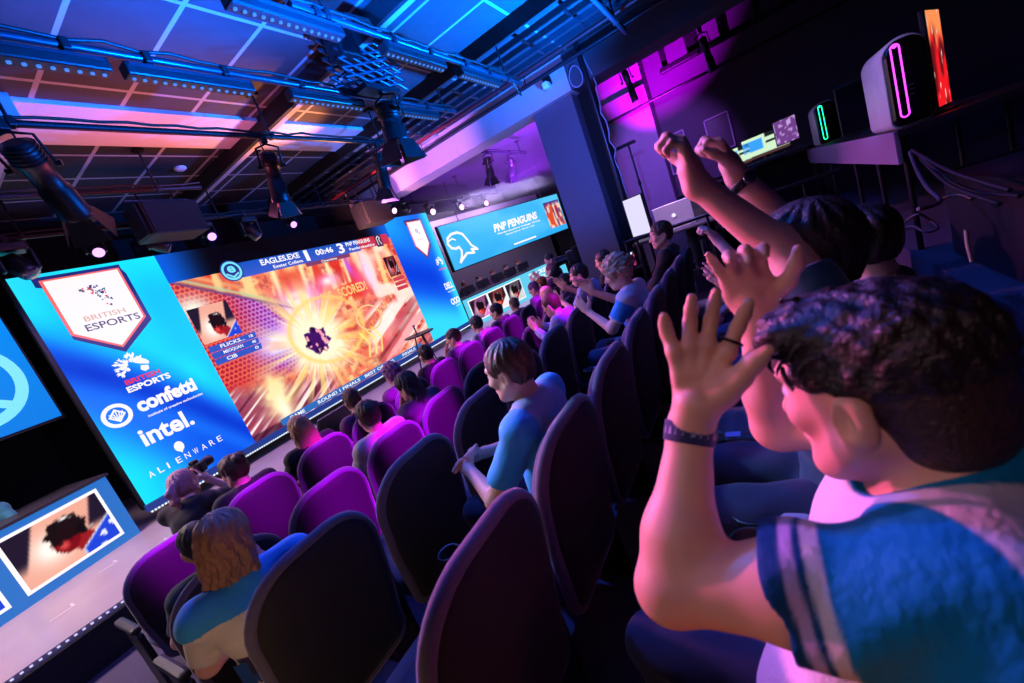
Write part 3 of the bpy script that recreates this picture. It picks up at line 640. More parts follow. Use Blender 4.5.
# ================================================================== lighting rig under the ceiling
chrome_blue = mat('rig_steel', (70, 72, 84), .35, metal=.8)
dark_steel = mat('rig_dark_steel', (26, 26, 30), .45, metal=.5)
fixture = mat('fixture_black', (13, 13, 16), .4, spec=.6)
lens_off = mat('lens_glass', (40, 44, 60), .1, spec=1.0, coat=.6)
ZP = 3.95
def pipe(label, y, x0, x1, z=ZP, r=.026, hang=(), m=None, cable=True):
    t = thing('lighting_pipe', label, 'lighting pipe', ((x0+x1)/2, y, z), group=None); off = t.location[:]
    MB().tube([(x0, y, z), (x1, y, z)], r, 12).build('pipe', m or chrome_blue, t, off)
    for x in hang:
        b = MB().cyl((x, y, z), (x, y, 4.4), .012, n=8).box((x, y, 4.385), (.09, .09, .03)); b.build('hanger', dark_steel, t, off)
        MB().box((x, y, z+.01), (.05, .075, .075), bev=.012).build('clamp', dark_steel, t, off)
    if cable:
        rq = random.Random(int(abs(y)*100)); pts = []
        n = int((x1-x0)/.18)
        for i in range(n+1): pts.append((x0+(x1-x0)*i/n, y+rq.uniform(-.012, .012)-.02, z+.036+rq.uniform(-.01, .02)))
        MB().tube(pts, .011, 6).build('cable', mat('black_rubber', (14, 14, 16), .5), t, off)
    return t
pipe('steel lighting pipe nearest the camera, cut off by the top edge above the pillar', .95, 3.0, 6.4, hang=(3.5, 5.9))
pipe('steel lighting pipe carrying two blue led battens near the lattice lift', 2.3, 2.4, 5.9, hang=(2.7, 5.5))
pipe('long steel lighting pipe lit blue carrying three led battens', 3.15, -1.5, 5.45, hang=(-.6, 1.12, 3.5, 5.2))
pipe('black lighting pipe across the pink ceiling band carrying barn-door spotlights', 4.12, -1.5, 5.1, hang=(-.5, 1.3, 3.25, 4.9), m=dark_steel)
pipe('thin dark lighting pipe close to the stage above the left loudspeaker', 5.45, -1.5, 3.05, hang=(0, 2.6), m=dark_steel)
pipe('front lighting pipe over the stage edge carrying the row of moving heads', 6.35, -2.0, 7.0, z=3.86, hang=(-1, 1.6, 3.6, 5.4, 6.8), m=dark_steel)
pipe('lighting pipe in purple haze above the right players', 6.7, 7.7, 12.6, z=3.8, hang=(8.2, 10.3, 12.3), m=dark_steel)
pipe('short steel lighting pipe under the ceiling above the right players', 4.6, 7.7, 10.6, z=4.1, hang=(8, 10.3))
# rails running towards the stage beside the bulkhead
for lab, x, z, r, m in (('bright metal conduit running to the stage beside the bulkhead', 6.86, 4.2, .03, chrome_blue), ('dark red pipe running to the stage near the bulkhead', 6.62, 4.3, .028, mat('red_pipe', (120, 30, 40), .5)), ('metal cable tray running to the stage between beam and bulkhead', 6.2, 4.28, .0, chrome_blue), ('outer cable tray along the ceiling left of the metal tray', 5.72, 4.3, 0, dark_steel)):
    t = thing('ceiling_conduit' if r else 'cable_tray', lab, 'conduit' if r else 'cable tray', (x, 3, z)); off = (x, 3, z)
    if r: MB().tube([(x, -2.5, z), (x, 9.6, z)], r, 10).build('pipe', m, t, off)
    else:
        for s in (-.13, .13): MB().box((x+s, 2.8, z), (.022, 10.6, .07)).build('side_rail', m, t, off)
        for k in range(18): MB().box((x, -2.2+k*.6, z-.02), (.26, .04, .02)).build('rung', m, t, off)
    b = MB()
    for k in range(5): b.cyl((x, -2+k*2.3, z), (x, -2+k*2.3, 4.4), .008, n=6)
    b.build('hanger', dark_steel, t, off)

def batten(label, x, y, z, rz=0.0, w=.85, led=(70, 140, 255), s=.9):
    t = thing('led_batten', label, 'led light bar', (x, y, z), rz)
    MB().box((0, 0, -.10), (w, .10, .085), bev=.012).build('housing', fixture, t)
    MB().box((0, -.045, -.075), (w*.94, .02, .02)).build('rib', chrome_blue, t)
    n = 14
    for k in range(n): MB().cyl((-w/2+.04+(w-.08)*k/(n-1), 0, -.142), (-w/2+.04+(w-.08)*k/(n-1), 0, -.152), .012, n=8).build('lens', glow('batten_led', led, s, False), t)
    for sx in (-.3*w, .3*w):
        MB().box((sx, 0, -.03), (.04, .05, .07)).box((sx, 0, .0), (.05, .075, .075), bev=.01).build('clamp', dark_steel, t)
    MB().tube([(w*.35, .03, -.06), (w*.42, .05, .03), (w*.3, .06, .06), (w*.1, .05, .045)], .008, 6).build('power_cable', fixture, t)
    return t
for lab, px, py, y in (('blue led batten cut off by the left edge of the photo', 18, 66, 3.15), ('blue led batten left of the ceiling beam on the long pipe', 197, 86, 3.15), ('blue led batten right of the ceiling beam below the lattice lift', 330, 104, 3.15), ('small blue led batten behind the hanging black spotlight', 418, 118, 3.15),
                       ('blue led batten right of the lattice lift on the second pipe', 412, 48, 2.3), ('blue led batten nearest the bulkhead on the second pipe', 478, 72, 2.3), ('blue led batten at the top edge left of the lattice lift', 285, 8, 2.3), ('blue led batten under the pipe at the top edge near the pillar', 566, 14, .95)):
    p = at(px, py, y=y); batten(lab, p[0], y, ZP)

def profile_spot(label, base, tip, r=.085, doors=True, lit=None, cat='stage light'):
    base, tip = V(base), V(tip); t = thing('stage_spotlight', label, cat, base); off = base
    d = nrm(tip-base); L = np.linalg.norm(tip-base); a, b, _ = frame(d)
    MB().box(base+V(0, 0, .04), (.06, .06, .09), bev=.012).build('clamp', dark_steel, t, off)
    c = base+d*L*.34+V(0, 0, -.03)
    yk = MB()
    for s in (-1, 1): yk.tube([base+V(0, 0, -.01), base+a*s*(r+.03)+V(0, 0, -.05), c+a*s*(r+.03)], .011, 6)
    yk.build('yoke', dark_steel, t, off)
    bd = MB().lathe(base+d*.08, d, [(0, r*.62), (.02, r*.95), (L*.22, r*1.02), (L*.24, r*.9), (L*.5, r*.88), (L*.52, r*1.05), (L*.8, r*1.08), (L*.82, r*1.15), (L*.86, r*1.12)], 18)
    bd.build('body', fixture, t, off)
    fn = MB()
    for k in range(5): fn.lathe(base+d*(.10+k*.028), d, [(0, r*1.08), (.008, r*1.08)], 18)
    fn.build('cooling_fins', dark_steel, t, off)
    for s in (-1, 1): MB().cyl(c+a*s*(r+.02), c+a*s*(r+.06), .022, n=10).build('knob', dark_steel, t, off)
    e = base+d*(.08+L*.86)
    MB().lathe(e-d*.012, d, [(0, r*.98), (.006, r*.7), (.008, .001)], 18).build('lens', lens_off if lit is None else lit, t, off)
    if doors:
        for k in range(4):
            u = (a, b, -a, -b)[k]; w_ = (b, -a, -b, a)[k]; wd = r*(1.0 if k % 2 else 1.15)
            o_ = nrm(d+u*.35)
            P = [e+u*r-w_*wd*.8, e+u*r+w_*wd*.8, e+u*r+w_*wd*1.3+o_*r*1.9, e+u*r-w_*wd*1.3+o_*r*1.9]
            n_ = nrm(np.cross(P[1]-P[0], P[3]-P[0]))*.004
            MB().add(P+[q+n_ for q in P], [(0, 1, 2, 3), (7, 6, 5, 4), (0, 4, 5, 1), (1, 5, 6, 2), (2, 6, 7, 3), (3, 7, 4, 0)], False).build('barn_door', fixture, t, off)
    MB().tube([base+d*.1+b*r*.8, base+b*r*1.5+V(0, 0, .02), base+V(.12, 0, .07)], .008, 6).build('power_cable', fixture, t, off)
    return t
profile_spot('large black barn-door spotlight hanging at the left edge', (1.25, 4.12, 3.90), (1.52, 4.55, 3.42), .10)
profile_spot('black barn-door spotlight beside the orange-lit beam', (3.14, 4.12, 3.88), (3.2, 4.36, 3.34), .085)
profile_spot('black barn-door spotlight nearest the bulkhead', (4.78, 4.12, 3.88), (4.72, 4.22, 3.34), .085)
profile_spot('boxy black spotlight hanging under the lattice lift', (3.78, 2.92, 3.86), (3.8, 2.98, 3.42), .115)
profile_spot('dark spotlight in purple haze above the right banner screen, nearer the video wall', (8.6, 4.6, 4.08), (8.7, 4.75, 3.62), .085)
profile_spot('dark spotlight in purple haze above the right banner screen, nearer the pillar', (9.7, 4.6, 4.08), (9.8, 4.8, 3.66), .085)

def moving_head(label, p, aim, lit=None, s=1.0):
    p = V(p); t = thing('moving_head_light', label, 'moving head light', p); off = p
    MB().box(p+V(0, 0, .09*s), (.05, .06, .10*s)).build('clamp', dark_steel, t, off)
    MB().box(p+V(0, 0, 0), (.24*s, .20*s, .09*s), bev=.02).build('base', fixture, t, off)
    for sx in (-1, 1): MB().box(p+V(sx*.125*s, 0, -.13*s), (.035*s, .09*s, .22*s), bev=.015).build('yoke_arm', fixture, t, off)
    d = nrm(aim); c = p+V(0, 0, -.19*s)
    MB().lathe(c-d*.13*s, d, [(0, .05*s), (.02*s, .085*s), (.12*s, .10*s), (.22*s, .092*s), (.25*s, .085*s), (.255*s, .07*s)], 18).build('head', fixture, t, off)
    MB().lathe(c+d*.115*s, d, [(0, .082*s), (.012*s, .078*s), (.02*s, .03*s), (.022*s, .001)], 18).build('lens', lit or lens_off, t, off)
    return t
vio = glow('violet_lens', (205, 140, 255), 2.6, False); pinkl = glow('pink_lens', (255, 190, 225), 2.6, False)
for lab, px, py, lit, aim, s in (('unlit moving head light hanging at the left edge over the blue panel', 15, 258, None, (.25, -.5, -.8), 1.25), ('violet lit moving head above the white pennant badge', 90, 240, vio, (-.1, -.8, -.6), .85), ('unlit moving head light below the hanging left loudspeaker', 158, 242, None, (.7, -.3, -.55), 1.1),
                                 ('violet lit moving head right of the left loudspeaker', 207, 231, vio, (-.1, -.8, -.6), .85), ('unlit moving head light above the score bar', 252, 232, None, (.35, -.35, -.9), 1.15), ('violet lit moving head above the middle of the game picture', 288, 217, vio, (-.1, -.8, -.6), .8), ('pink lit moving head beside the right loudspeaker', 391, 208, pinkl, (-.2, -.8, -.4), .9), ('unlit moving head right of the right loudspeaker', 405, 206, None, (.3, -.6, -.6), .9)):
    p = at(px, py, y=6.35); moving_head(lab, (p[0], 6.35, 3.76), aim, lit, s*.82)
for lab, px, py in (('pink lit moving head in haze, leftmost of three above the right banner screen', 429, 207), ('pink lit moving head in haze, middle of three above the right banner screen', 458, 203), ('pink lit moving head in haze, rightmost of three above the right banner screen', 483, 200)):
    p = at(px, py, y=6.7); moving_head(lab, (p[0], 6.7, 3.71), (-.4, -.85, -.2), pinkl, .9)

def speaker(label, p, rz, w=.62, h=.36, d=.4):
    t = thing('hanging_loudspeaker', label, 'loudspeaker', p, rz)
    MB().box((0, 0, -h/2-.12), (w, d, h), bev=.02).build('cabinet', mat('speaker_paint', (12, 12, 14), .6), t)
    MB().box((0, -d/2-.006, -h/2-.12), (w*.94, .015, h*.92), bev=.004).build('grille', mat('speaker_grille', (7, 7, 9), .8), t)
    MB().box((-w/2-.012, 0, -h/2-.12), (.02, d*.7, h*.9)).box((w/2+.012, 0, -h/2-.12), (.02, d*.7, h*.9)).box((0, 0, -.06), (w+.06, .05, .02)).build('bracket', chrome_blue, t)
    for sx in (-.3, .3): MB().cyl((sx*w, 0, -.06), (sx*w, 0, .15), .01, n=6).build('hanger', dark_steel, t)
p = at(163, 212, y=6.05); speaker('black loudspeaker hanging above the blue panel at the left', (p[0], 6.05, p[2]+.20), .12, .66, .40)
p = at(370, 208, y=6.05); speaker('black loudspeaker hanging above the right end of the game picture', (p[0], 6.05, p[2]+.22), -.1, .62, .42)
# lattice lift
t = thing('lattice_lift', 'blue-lit folding lattice lift hanging from the ceiling over a spotlight', 'lattice lift', (3.78, 2.95, 4.38)); off = (3.78, 2.95, 4.38)
MB().box((3.72, 2.95, 4.36), (1.0, .2, .05)).build('top_carriage', dark_steel, t, off)
MB().box((3.78, 2.95, 3.90), (.5, .16, .05)).build('bottom_carriage', dark_steel, t, off)
zs = np.linspace(4.34, 3.92, 6)
for k in range(5):
    z0, z1 = zs[k], zs[k+1]
    for yy in (-.09, .09):
        b = MB()
        for c in (-.42, -.14, .14): b.tube([(3.86+c-.15, 2.95+yy, z0), (3.86+c+.15, 2.95+yy, z1)], .014, 6); b.tube([(3.86+c+.15, 2.95+yy, z0), (3.86+c-.15, 2.95+yy, z1)], .014, 6)
        b.build('scissor_pair', chrome_blue, t, off)
for k in range(1, 5):
    for c in (-.42, -.14, .14): MB().cyl((3.86+c, 2.84, (zs[k]+zs[k-1])/2), (3.86+c, 3.06, (zs[k]+zs[k-1])/2), .010, n=6).build('cross_bolt', dark_steel, t, off)
MB().tube([(3.9+.16*math.sin(k*.9), 2.95+.12*math.cos(k*.9), 4.32-k*.03) for k in range(14)], .012, 6).build('coiled_cable', fixture, t, off)
MB().box((3.45, 2.9, 4.22), (.26, .2, .22), bev=.02).build('winch', fixture, t, off)
# cables and clutter near the lift
for i, (lab, pts) in enumerate((('dark cable bundle looped along the second lighting pipe', [(2.9, 2.3, 4.02), (3.3, 2.4, 4.14), (3.6, 2.6, 4.2), (3.9, 2.5, 4.05), (4.4, 2.3, 4.03), (4.8, 2.34, 4.0), (5.3, 2.3, 4.05), (5.6, 2.3, 3.98)]), ('black safety cable hanging beside the boxy spotlight', [(4.0, 2.95, 4.1), (4.12, 2.97, 3.9), (4.1, 3.0, 3.72), (3.95, 3.02, 3.62)]), ('cable loop hanging at the end of the second lighting pipe', [(5.6, 2.3, 3.96), (5.68, 2.28, 3.8), (5.78, 2.3, 3.78), (5.84, 2.32, 3.92), (5.8, 2.32, 4.05)]))):
    tag(MB().tube(pts, .02 if i == 0 else .01, 7).build('rig_cable', fixture), lab, 'cable')
# projector cage at the top left
t = thing('projector', 'dark projector in a metal cage at the top left corner', 'projector', (.78, 2.2, 4.05)); off = (.78, 2.2, 4.05)
MB().box((.78, 2.2, 4.05), (.46, .5, .2), bev=.02).build('body', fixture, t, off)
MB().cyl((.9, 2.48, 4.05), (.9, 2.58, 4.05), .06, n=14).build('lens', lens_off, t, off)
cg = MB()
for sx in (-.28, .28):
    for sy in (-.32, .32): cg.cyl((.78+sx, 2.2+sy, 3.88), (.78+sx, 2.2+sy, 4.4), .012, n=6)
for sx in (-.28, .28): cg.cyl((.78+sx, 1.88, 3.88), (.78+sx, 2.52, 3.88), .012, n=6)
for sy in (-.32, .32): cg.cyl((.5, 2.2+sy, 3.88), (1.06, 2.2+sy, 3.88), .012, n=6)
cg.build('cage', chrome_blue, t, off)
# camera dome and looped cable on the bulkhead by the pillar
t = thing('security_camera', 'small bright security camera on the bulkhead at the pillar top', 'camera', (6.9, 2.3, 4.1)); off = (6.9, 2.3, 4.1)
MB().box((6.98, 2.3, 4.14), (.06, .12, .12)).build('bracket', dark_steel, t, off); MB().box((6.88, 2.3, 4.06), (.16, .1, .1), bev=.02).build('body', mat('camera_white', (220, 225, 230), .4), t, off)
tag(MB().tube([(6.95+.02*math.sin(k), 1.86+.10*math.cos(k*.5), 3.98+.15*math.sin(k*.5)) for k in range(26)], .009, 6).build('cable_coil', mat('grey_cable', (150, 140, 165), .5)), 'coiled grey cable hanging beside the pillar top', 'cable coil')
# ================================================================== auditorium seats
seat_shell = mat('seat_shell_fabric', (24, 20, 27), .85, var=.18, scale=30, bump=.12, bscale=320, sheen=.08)
seat_cloth = mat('seat_cushion_fabric', (58, 54, 76), .9, var=.2, scale=30, bump=.2, bscale=420, sheen=.4)
seat_edge = mat('seat_edge_trim', (84, 76, 98), .85, var=.12, scale=40, bump=.15, bscale=380, sheen=.4)
seat_plastic = mat('seat_black_plastic', (24, 23, 28), .45)
seat_steel = mat('seat_leg_steel', (40, 40, 46), .4, metal=.6)
plate_m = mat('seat_number_plate', (120, 150, 215), .4)
def back_outline(w, z0, z1, r, n=9):
    """half-open rounded panel, wider towards the top, seen from behind: (x, z) loop"""
    P = []
    for k in range(n): a = PI/2*k/(n-1); P.append((w/2-r+r*math.sin(a), z1-r+r*math.cos(a)))
    P += [(w/2-.004, z0+(z1-z0)*.45), (w/2-.03, z0+.08)]
    for k in range(5): a = PI/2*k/4; P.append((w/2-.03-.05+.05*math.cos(a), z0+.05-.05*math.sin(a)))
    return P+[(-x, z) for x, z in P[::-1]]
def back_y(z, x): return -.165-.17*max(0, z-.40)**1.25/(.6**.25)+.30*(x*x)*.6      # recline with a shallow wrap
def pane(outl, layers, n=14):
    """closed pillow: layers of (inset, depth) over an outline; the face is filled by shrinking rings so that it curves"""
    cx, cz = 0, .72; mb = MB(); rs = []
    for ins, dy in layers:
        sx = 1-ins/.26; sz = 1-ins/.30
        rs.append([V(x*sx, back_y(cz+(z-cz)*sz, x*sx)+dy, cz+(z-cz)*sz) for x, z in outl])
    mb.loft(rs, True, True); return mb
def seat_make():
    t = thing('theatre_seat', 'seat', 'theatre seat', (0, 0, 0))
    o = back_outline(.52, .33, 1.0, .185)
    pane(o, [(.25, -.062), (.14, -.062), (.06, -.058), (.022, -.05), (.006, -.036), (.0, -.018), (.004, -.006)]).build('back_shell', seat_shell, t)
    tr = [V(x*.985, back_y(z, x)-.016, .72+(z-.72)*.992) for x, z in o]; MB().tube(tr, .024, 8, True).build('edge_trim', seat_edge, t)
    o2 = back_outline(.485, .44, .985, .175)
    pane(o2, [(.0, -.012), (.004, .02), (.022, .045), (.07, .062), (.15, .07), (.24, .072)]).build('backrest', seat_cloth, t)
    sc = MB(); Q = []
    for z, ins in ((.36, .03), (.375, .008), (.41, 0), (.45, .006), (.47, .03), (.478, .09)):
        P = []
        for k in range(28):
            a = 2*PI*k/28; c, s_ = math.cos(a), math.sin(a); e = .35
            P.append(V((.245-ins)*abs(c)**e*(1 if c > 0 else -1), .06+(.245-ins)*abs(s_)**e*(1 if s_ > 0 else -1), z+.02*(s_ > 0)*abs(s_)))
        Q.append(P)
    sc.loft(Q, True, True); sc.build('seat', seat_cloth, t)
    MB().box((0, .05, .345), (.42, .40, .03), bev=.012).build('seat_pan', seat_plastic, t)
    b = MB(); b.box((.29, -.02, .30), (.035, .26, .56), bev=.012).box((.29, .0, .015), (.06, .36, .03), bev=.008); b.build('side_standard', seat_plastic, t)
    ar = MB().box((.29, .04, .605), (.055, .36, .045), bev=.018).build('armrest', seat_plastic, t)
    cu = MB().lathe((.29, .255, .535), (0, 0, 1), [(0, .030), (.0, .034), (.08, .043), (.085, .047), (.09, .043), (.085, .038), (.01, .030), (.008, .001)], 18); cu.build('cup_holder', seat_plastic, ar)
    MB().box((.29, .185, .629), (.03, .05, .004)).build('number_plate', plate_m, ar)
    return t
SEAT0 = seat_make(); _first = [True]; SEATS = {}
ROWS = {'a': (.63, .655, .31, 8, 'in the row nearest the camera'), 'b': (.63, 1.507, .21, 9, 'in the second row from the camera'), 'c': (.63, 2.367, .05, 11, 'in the third row from the camera'), 'd': (.70, 3.39, .0, 13, 'in the front row by the stage'), 'z': (.63, -.27, .38, 6, "in the cheering man's row")}
ORD = ['first', 'second', 'third', 'fourth', 'fifth', 'sixth', 'seventh', 'eighth', 'ninth', 'tenth', 'eleventh', 'twelfth', 'thirteenth']
for rk, (x0, yb, z, n, nm) in ROWS.items():
    for k in range(n):
        lab = 'dark upholstered theatre seat, %s from the aisle %s' % (ORD[k], nm); loc = (x0+.58*k, yb+.33, z)
        if _first[0]: SEAT0.location = loc; SEAT0['label'] = lab; SEAT0['group'] = 'theatre seats'; _first[0] = False; SEATS[rk, k] = SEAT0
        else: SEATS[rk, k] = dup(SEAT0, loc, 0, lab, 'theatre seats')
for rk, (x0, yb, z, n, nm) in ROWS.items():                # the aisle ends
    if rk == 'b': continue
    t = thing('row_end_panel', 'dark aisle end panel with armrest %s' % nm, 'end panel', (x0-.29, yb+.31, z)); 
    MB().box((0, 0, .30), (.035, .26, .56), bev=.012).box((0, .02, .015), (.06, .36, .03), bev=.008).build('side_standard', seat_plastic, t)
    MB().box((0, .06, .605), (.055, .36, .045), bev=.018).build('armrest', seat_plastic, t)
# ================================================================== people
def skin(nm, c): return mat('skin_'+nm, c, .5, var=.06, scale=30, sss=.12, bump=.05, bscale=300)
def hairm(nm, c): return mat('hair_'+nm, c, .45, var=.45, scale=60, bump=.5, bscale=140)
def clothm(nm, c): return mat('cloth_'+nm, c, .85, var=.12, scale=12, bump=.25, bscale=30, sheen=.15)
eye_white = mat('eye_white', (225, 220, 218), .2); eye_dark = mat('eye_dark', (30, 22, 20), .15); lip_m = mat('lips', (176, 92, 88), .45)
def rotm(yaw, pitch, roll=0.0):
    """frame (right, forward, up) of a head turned left by yaw, raised by pitch, rolled to its right"""
    f = V(-math.sin(yaw)*math.cos(pitch), math.cos(yaw)*math.cos(pitch), math.sin(pitch)); r = V(math.cos(yaw), math.sin(yaw), 0); u = np.cross(r, f)
    c, s = math.cos(roll), math.sin(roll); r, u = r*c-u*s, u*c+r*s
    return np.stack([r, f, u])
def head_prims(S, c, A, s=1.0, fine=False, mouth=0.0):
    r, f, u = A; P = lambda x, y, z: c+s*(r*x+f*y+u*z); E = lambda x, y, z, rad, k=.02, op='+': S.ell(P(x, y, z), np.array(rad)*s, A, k*s, op)
    E(0, -.014, .034, (.077, .098, .088)); E(0, .03, -.02, (.064, .066, .09), .03); E(0, .052, -.088-mouth*.3, (.036, .036, .028), .03)
    for x in (-1, 1):
        S.cap(P(x*.062, -.002, -.045), P(x*.025, .066, -.098-mouth*.3), .022*s, .020*s, .025*s); E(x*.036, .068, -.022, (.026, .022, .022), .02)
        E(x*.0815, -.010, -.012, (.014, .022, .035), .004)
    S.cap(P(0, .088, .016), P(0, .112, -.032), .009*s, .014*s, .012*s); E(0, .08, .036, (.05, .02, .013), .02); E(0, .088, -.066, (.026, .016, .013), .012)
    if fine:
        for x in (-1, 1):
            E(x*.032, .094, .008, (.016, .012, .009), .012, '-'); E(x*.032, .080, .008, (.0135, .0135, .0135), .002); E(x*.013, .1, -.036, (.010, .010, .009), .006)
            E(x*.0965, -.004, -.008, (.0135, .0130, .0225), .003, '-'); S.cap(P(x*.080, -.022, .008), P(x*.081, -.018, -.03), .006*s, .006*s, .005*s); E(x*.080, .002, -.037, (.007, .009, .010), .005)
        if mouth > 0: E(0, .100, -.072-mouth*.1, (.020, .022, .006+mouth*.4), .006, '-')
def hand_prims(S, w, d, n, th, s=1.0, curl=.25, spread=.14, rmin=.0, k=.009, curls=None):
    """palm and five unequal fingers: w wrist, d towards the fingers, n out of the palm, th towards the thumb"""
    d = nrm(d); n = nrm(n-d*(n@d)); t = nrm(th-d*(th@d)-n*(th@n)); R = lambda v: max(v*s, rmin)
    S.cap(w-d*.01*s, w+d*.03*s, R(.026), R(.028), .02)
    S.ell(w+d*.052*s, (.043*s, .050*s, max(.017*s, rmin)), np.stack([t, d, n]), .014)
    for i, (o, L, q, rr) in enumerate(((.030, .074, .0, .0088), (.010, .083, .008, .0092), (-.011, .077, .004, .0088), (-.030, .060, -.008, .0078))):
        c = curl if curls is None else curls[i]; b = w+d*(.088+q)*s+t*o*s; dd = nrm(d+t*spread*(o/.03)*.9); pts = [w+d*.055*s+t*o*.85*s, b]; a = c*.7
        for ln in (.44, .31, .25):
            v = dd*math.cos(a)+n*math.sin(a); pts.append(pts[-1]+v*L*ln*s); a += c
        S.chain(pts, [R(.010), R(rr), R(rr*.97), R(rr*.9), R(rr*.78)], k)
    a0 = w+d*.022*s+t*.026*s; v = nrm(d*.62+t*.80+n*.22); p1 = a0+v*.042*s; v2 = nrm(d*.85+t*.52+n*.25*(1+curl)); p2 = p1+v2*.034*s; p3 = p2+nrm(d+t*.25+n*.3*(1+curl))*.028*s
    S.chain([w+d*.015*s+t*.012*s, a0, p1, p2, p3], [R(.018), R(.0165), R(.0125), R(.0105), R(.0085)], .014)
ARMS = {   # elbow, wrist, fingers, palm normal, thumb (for the +x hand; the other is mirrored)
    'lap': ((.25, .10, .74), (.10, .30, .67), (-.7, .6, -.2), (-.3, -.3, -.8), (.3, .8, .2)),
    'clap': ((.25, .14, .80), (.075, .34, .93), (-.12, .5, .85), (-1, 0, 0), (0, -.85, .5)),
    'applaud_high': ((.27, .16, .88), (.11, .33, 1.06), (-.1, .45, .9), (-1, .1, 0), (-.1, -.85, .5)),
    'chin': ((.20, .22, .72), (.06, .17, .98), (-.3, -.3, .9), (-.3, -1, 0), (-.9, 0, .4)),
    'clasp': ((.26, .14, .72), (.075, .40, .75), (-.75, .6, .05), (-.5, -.5, -.5), (-.1, .4, .9)),
    'rest': ((.27, .02, .70), (.29, .24, .64), (0, 1, -.2), (0, -.2, -1), (-1, .1, 0)),
    'none': None}
def person(label, loc, rz=0.0, s=1.0, vox=.012, sk=None, hair='short', hc=None, top=None, legs=None, head=(0, 0, 0), lean=0.0, arms=('lap', 'lap'), sleeve='short', fine=False, stand=False, seat=.478, seatz=None, twist=0.0, joints=None, hs=1.0, drop=0.0, pick_shirt=None, group=None, kneel=False):
    sk = sk or skin('fair', (222, 172, 150)); hc = hc or hairm('dark', (38, 28, 26)); top = top or clothm('grey', (90, 90, 105)); legs = legs or clothm('denim', (44, 52, 84)); tops = list(top) if isinstance(top, (list, tuple)) else [top]
    loc = V(loc); t = thing('person', label, 'person', loc, rz, group)
    pz = (seat+.085)/s if not stand else .92
    if kneel: pz = .48
    M = lambda p, m: V(p)*V(m, 1, 1)
    up = pz-.563; cl, sl = math.cos(lean), math.sin(lean); ct, stw = math.cos(twist), math.sin(twist)
    def T(p):                                              # torso space -> lean forward about the hips, twist about the spine
        x, y, z = p; x, y = x*ct-y*stw, x*stw+y*ct; z -= .56; return V(x, y*cl+z*sl, z*cl-y*sl+.56+up-drop)
    pel = V(0, .0, pz); che = T((0, -.03, .86)); nk = T((0, -.025, 1.03)); hd = T((0, .015, 1.175)); A = rotm(*head)
    sh = [T((x*.185, -.03, .985)) for x in (-1, 1)]
    B = Solid()
    torso = [('e', pel, (.16, .12, .12)), ('e', T((0, -.01, .70)), (.15, .115, .14)), ('e', che, (.17, .12, .16)), ('c', sh[0], sh[1], .062, .062)]
    def put(S, gro=0.0, k=.05):
        for q in torso:
            if q[0] == 'e': S.ell(q[1], V(q[2])+gro, None, k)
            else: S.cap(q[1], q[2], q[3]+gro, q[4]+gro, k)
    put(B); B.cap(nk-V(0, 0, .05), hd+A[2]*-.05-A[1]*.02, .06, .054, .03)
    head_prims(B, hd, A, hs, fine)
    AR = []
    for i, x in enumerate((-1, 1)):
        a = arms[i]
        if joints and joints[i] is not None: e, w, d, n, th = [V(q) for q in joints[i]]
        elif ARMS[a] is None: continue
        else: e, w, d, n, th = [M(q, x) for q in ARMS[a]]; e = e+V(0, 0, up-drop)+V(0, sl*.25, 0); w = w+V(0, 0, up-drop)+V(0, sl*.3, 0)
        B.cap(sh[i], e, .052, .043, .03); B.cap(e, w, .042, .028, .02)
        kc = {} if not joints else (joints[2] if len(joints) > 2 else {})
        hand_prims(B, w+nrm(w-e)*.015, d, n, th, 1.0, rmin=vox*.62, **kc); AR.append((sh[i], e, w))
    if stand: LG = [(V(x*.09, 0, pz-.05), V(x*.11, .03, .50), V(x*.12, 0, .08), V(x*.13, .14, .035)) for x in (-1, 1)]
    elif kneel: LG = [(V(x*.09, 0, pz-.03), V(x*.14, .36, .42) if x > 0 else V(-.12, .16, .07), V(x*.14, .30, .07) if x > 0 else V(-.12, -.30, .09), V(x*.14, .44, .035) if x > 0 else V(-.12, -.44, .05)) for x in (-1, 1)]
    else: LG = [(V(x*.09, .02, pz-.02), V(x*.12, .42, pz-.01), V(x*.12, .40, .09/s), V(x*.12, .52, .04/s)) for x in (-1, 1)]
    for h, kn, an, to in LG: B.cap(h, kn, .082, .055, .03); B.cap(kn, an, .055, .038, .02); B.cap(an-V(0, 0, .03), to, .035, .032, .02)
    def pick(C):
        if not fine: return np.zeros(len(C))
        C = C/1.0; q = (C-hd)@A.T/hs; m = np.zeros(len(C))
        ev = [np.linalg.norm(q-V(x*.032, .080, .008), axis=1) < .0152 for x in (-1, 1)]; m[ev[0] | ev[1]] = 1
        for x in (-1, 1): m[(np.linalg.norm(q-V(x*.032, .094, .008), axis=1) < .0062)] = 2
        m[(np.abs(q[:, 0]) < .026) & (q[:, 1] > .085) & (np.abs(q[:, 2]+.067) < .011)] = 3
        return m
    solid_obj('body', B, vox, [sk, eye_white, eye_dark, lip_m], t, None, None, pick, s, ns=1 if fine else 0)
    # ---- hair
    H = Solid(); r, f, u = A; P = lambda x, y, z: hd+hs*(r*x+f*y+u*z)
    if hair != 'bald':
        g = {'short': .010, 'curly': .026, 'crop': .006}.get(hair, .014)
        H.ell(P(0, -.016, .040), (V(.078, .098, .088)+g)*hs, A, .015); H.ell(P(0, -.05, -.01), (.072*hs, .062*hs, .072*hs), A, .02)
        if hair in ('long', 'tail', 'bun', 'bob'):
            for x in (-1, 1): H.cap(P(x*.07, -.02, .03), P(x*.072, -.022, -.05), .022, .018, .02)
        if hair == 'long':
            for x in (-1.0, -.5, 0, .5, 1.0): H.cap(P(x*.068, -.045-.02*(1-abs(x)), -.02), P(x*.085, -.085, -.21), .036, .026, .025)
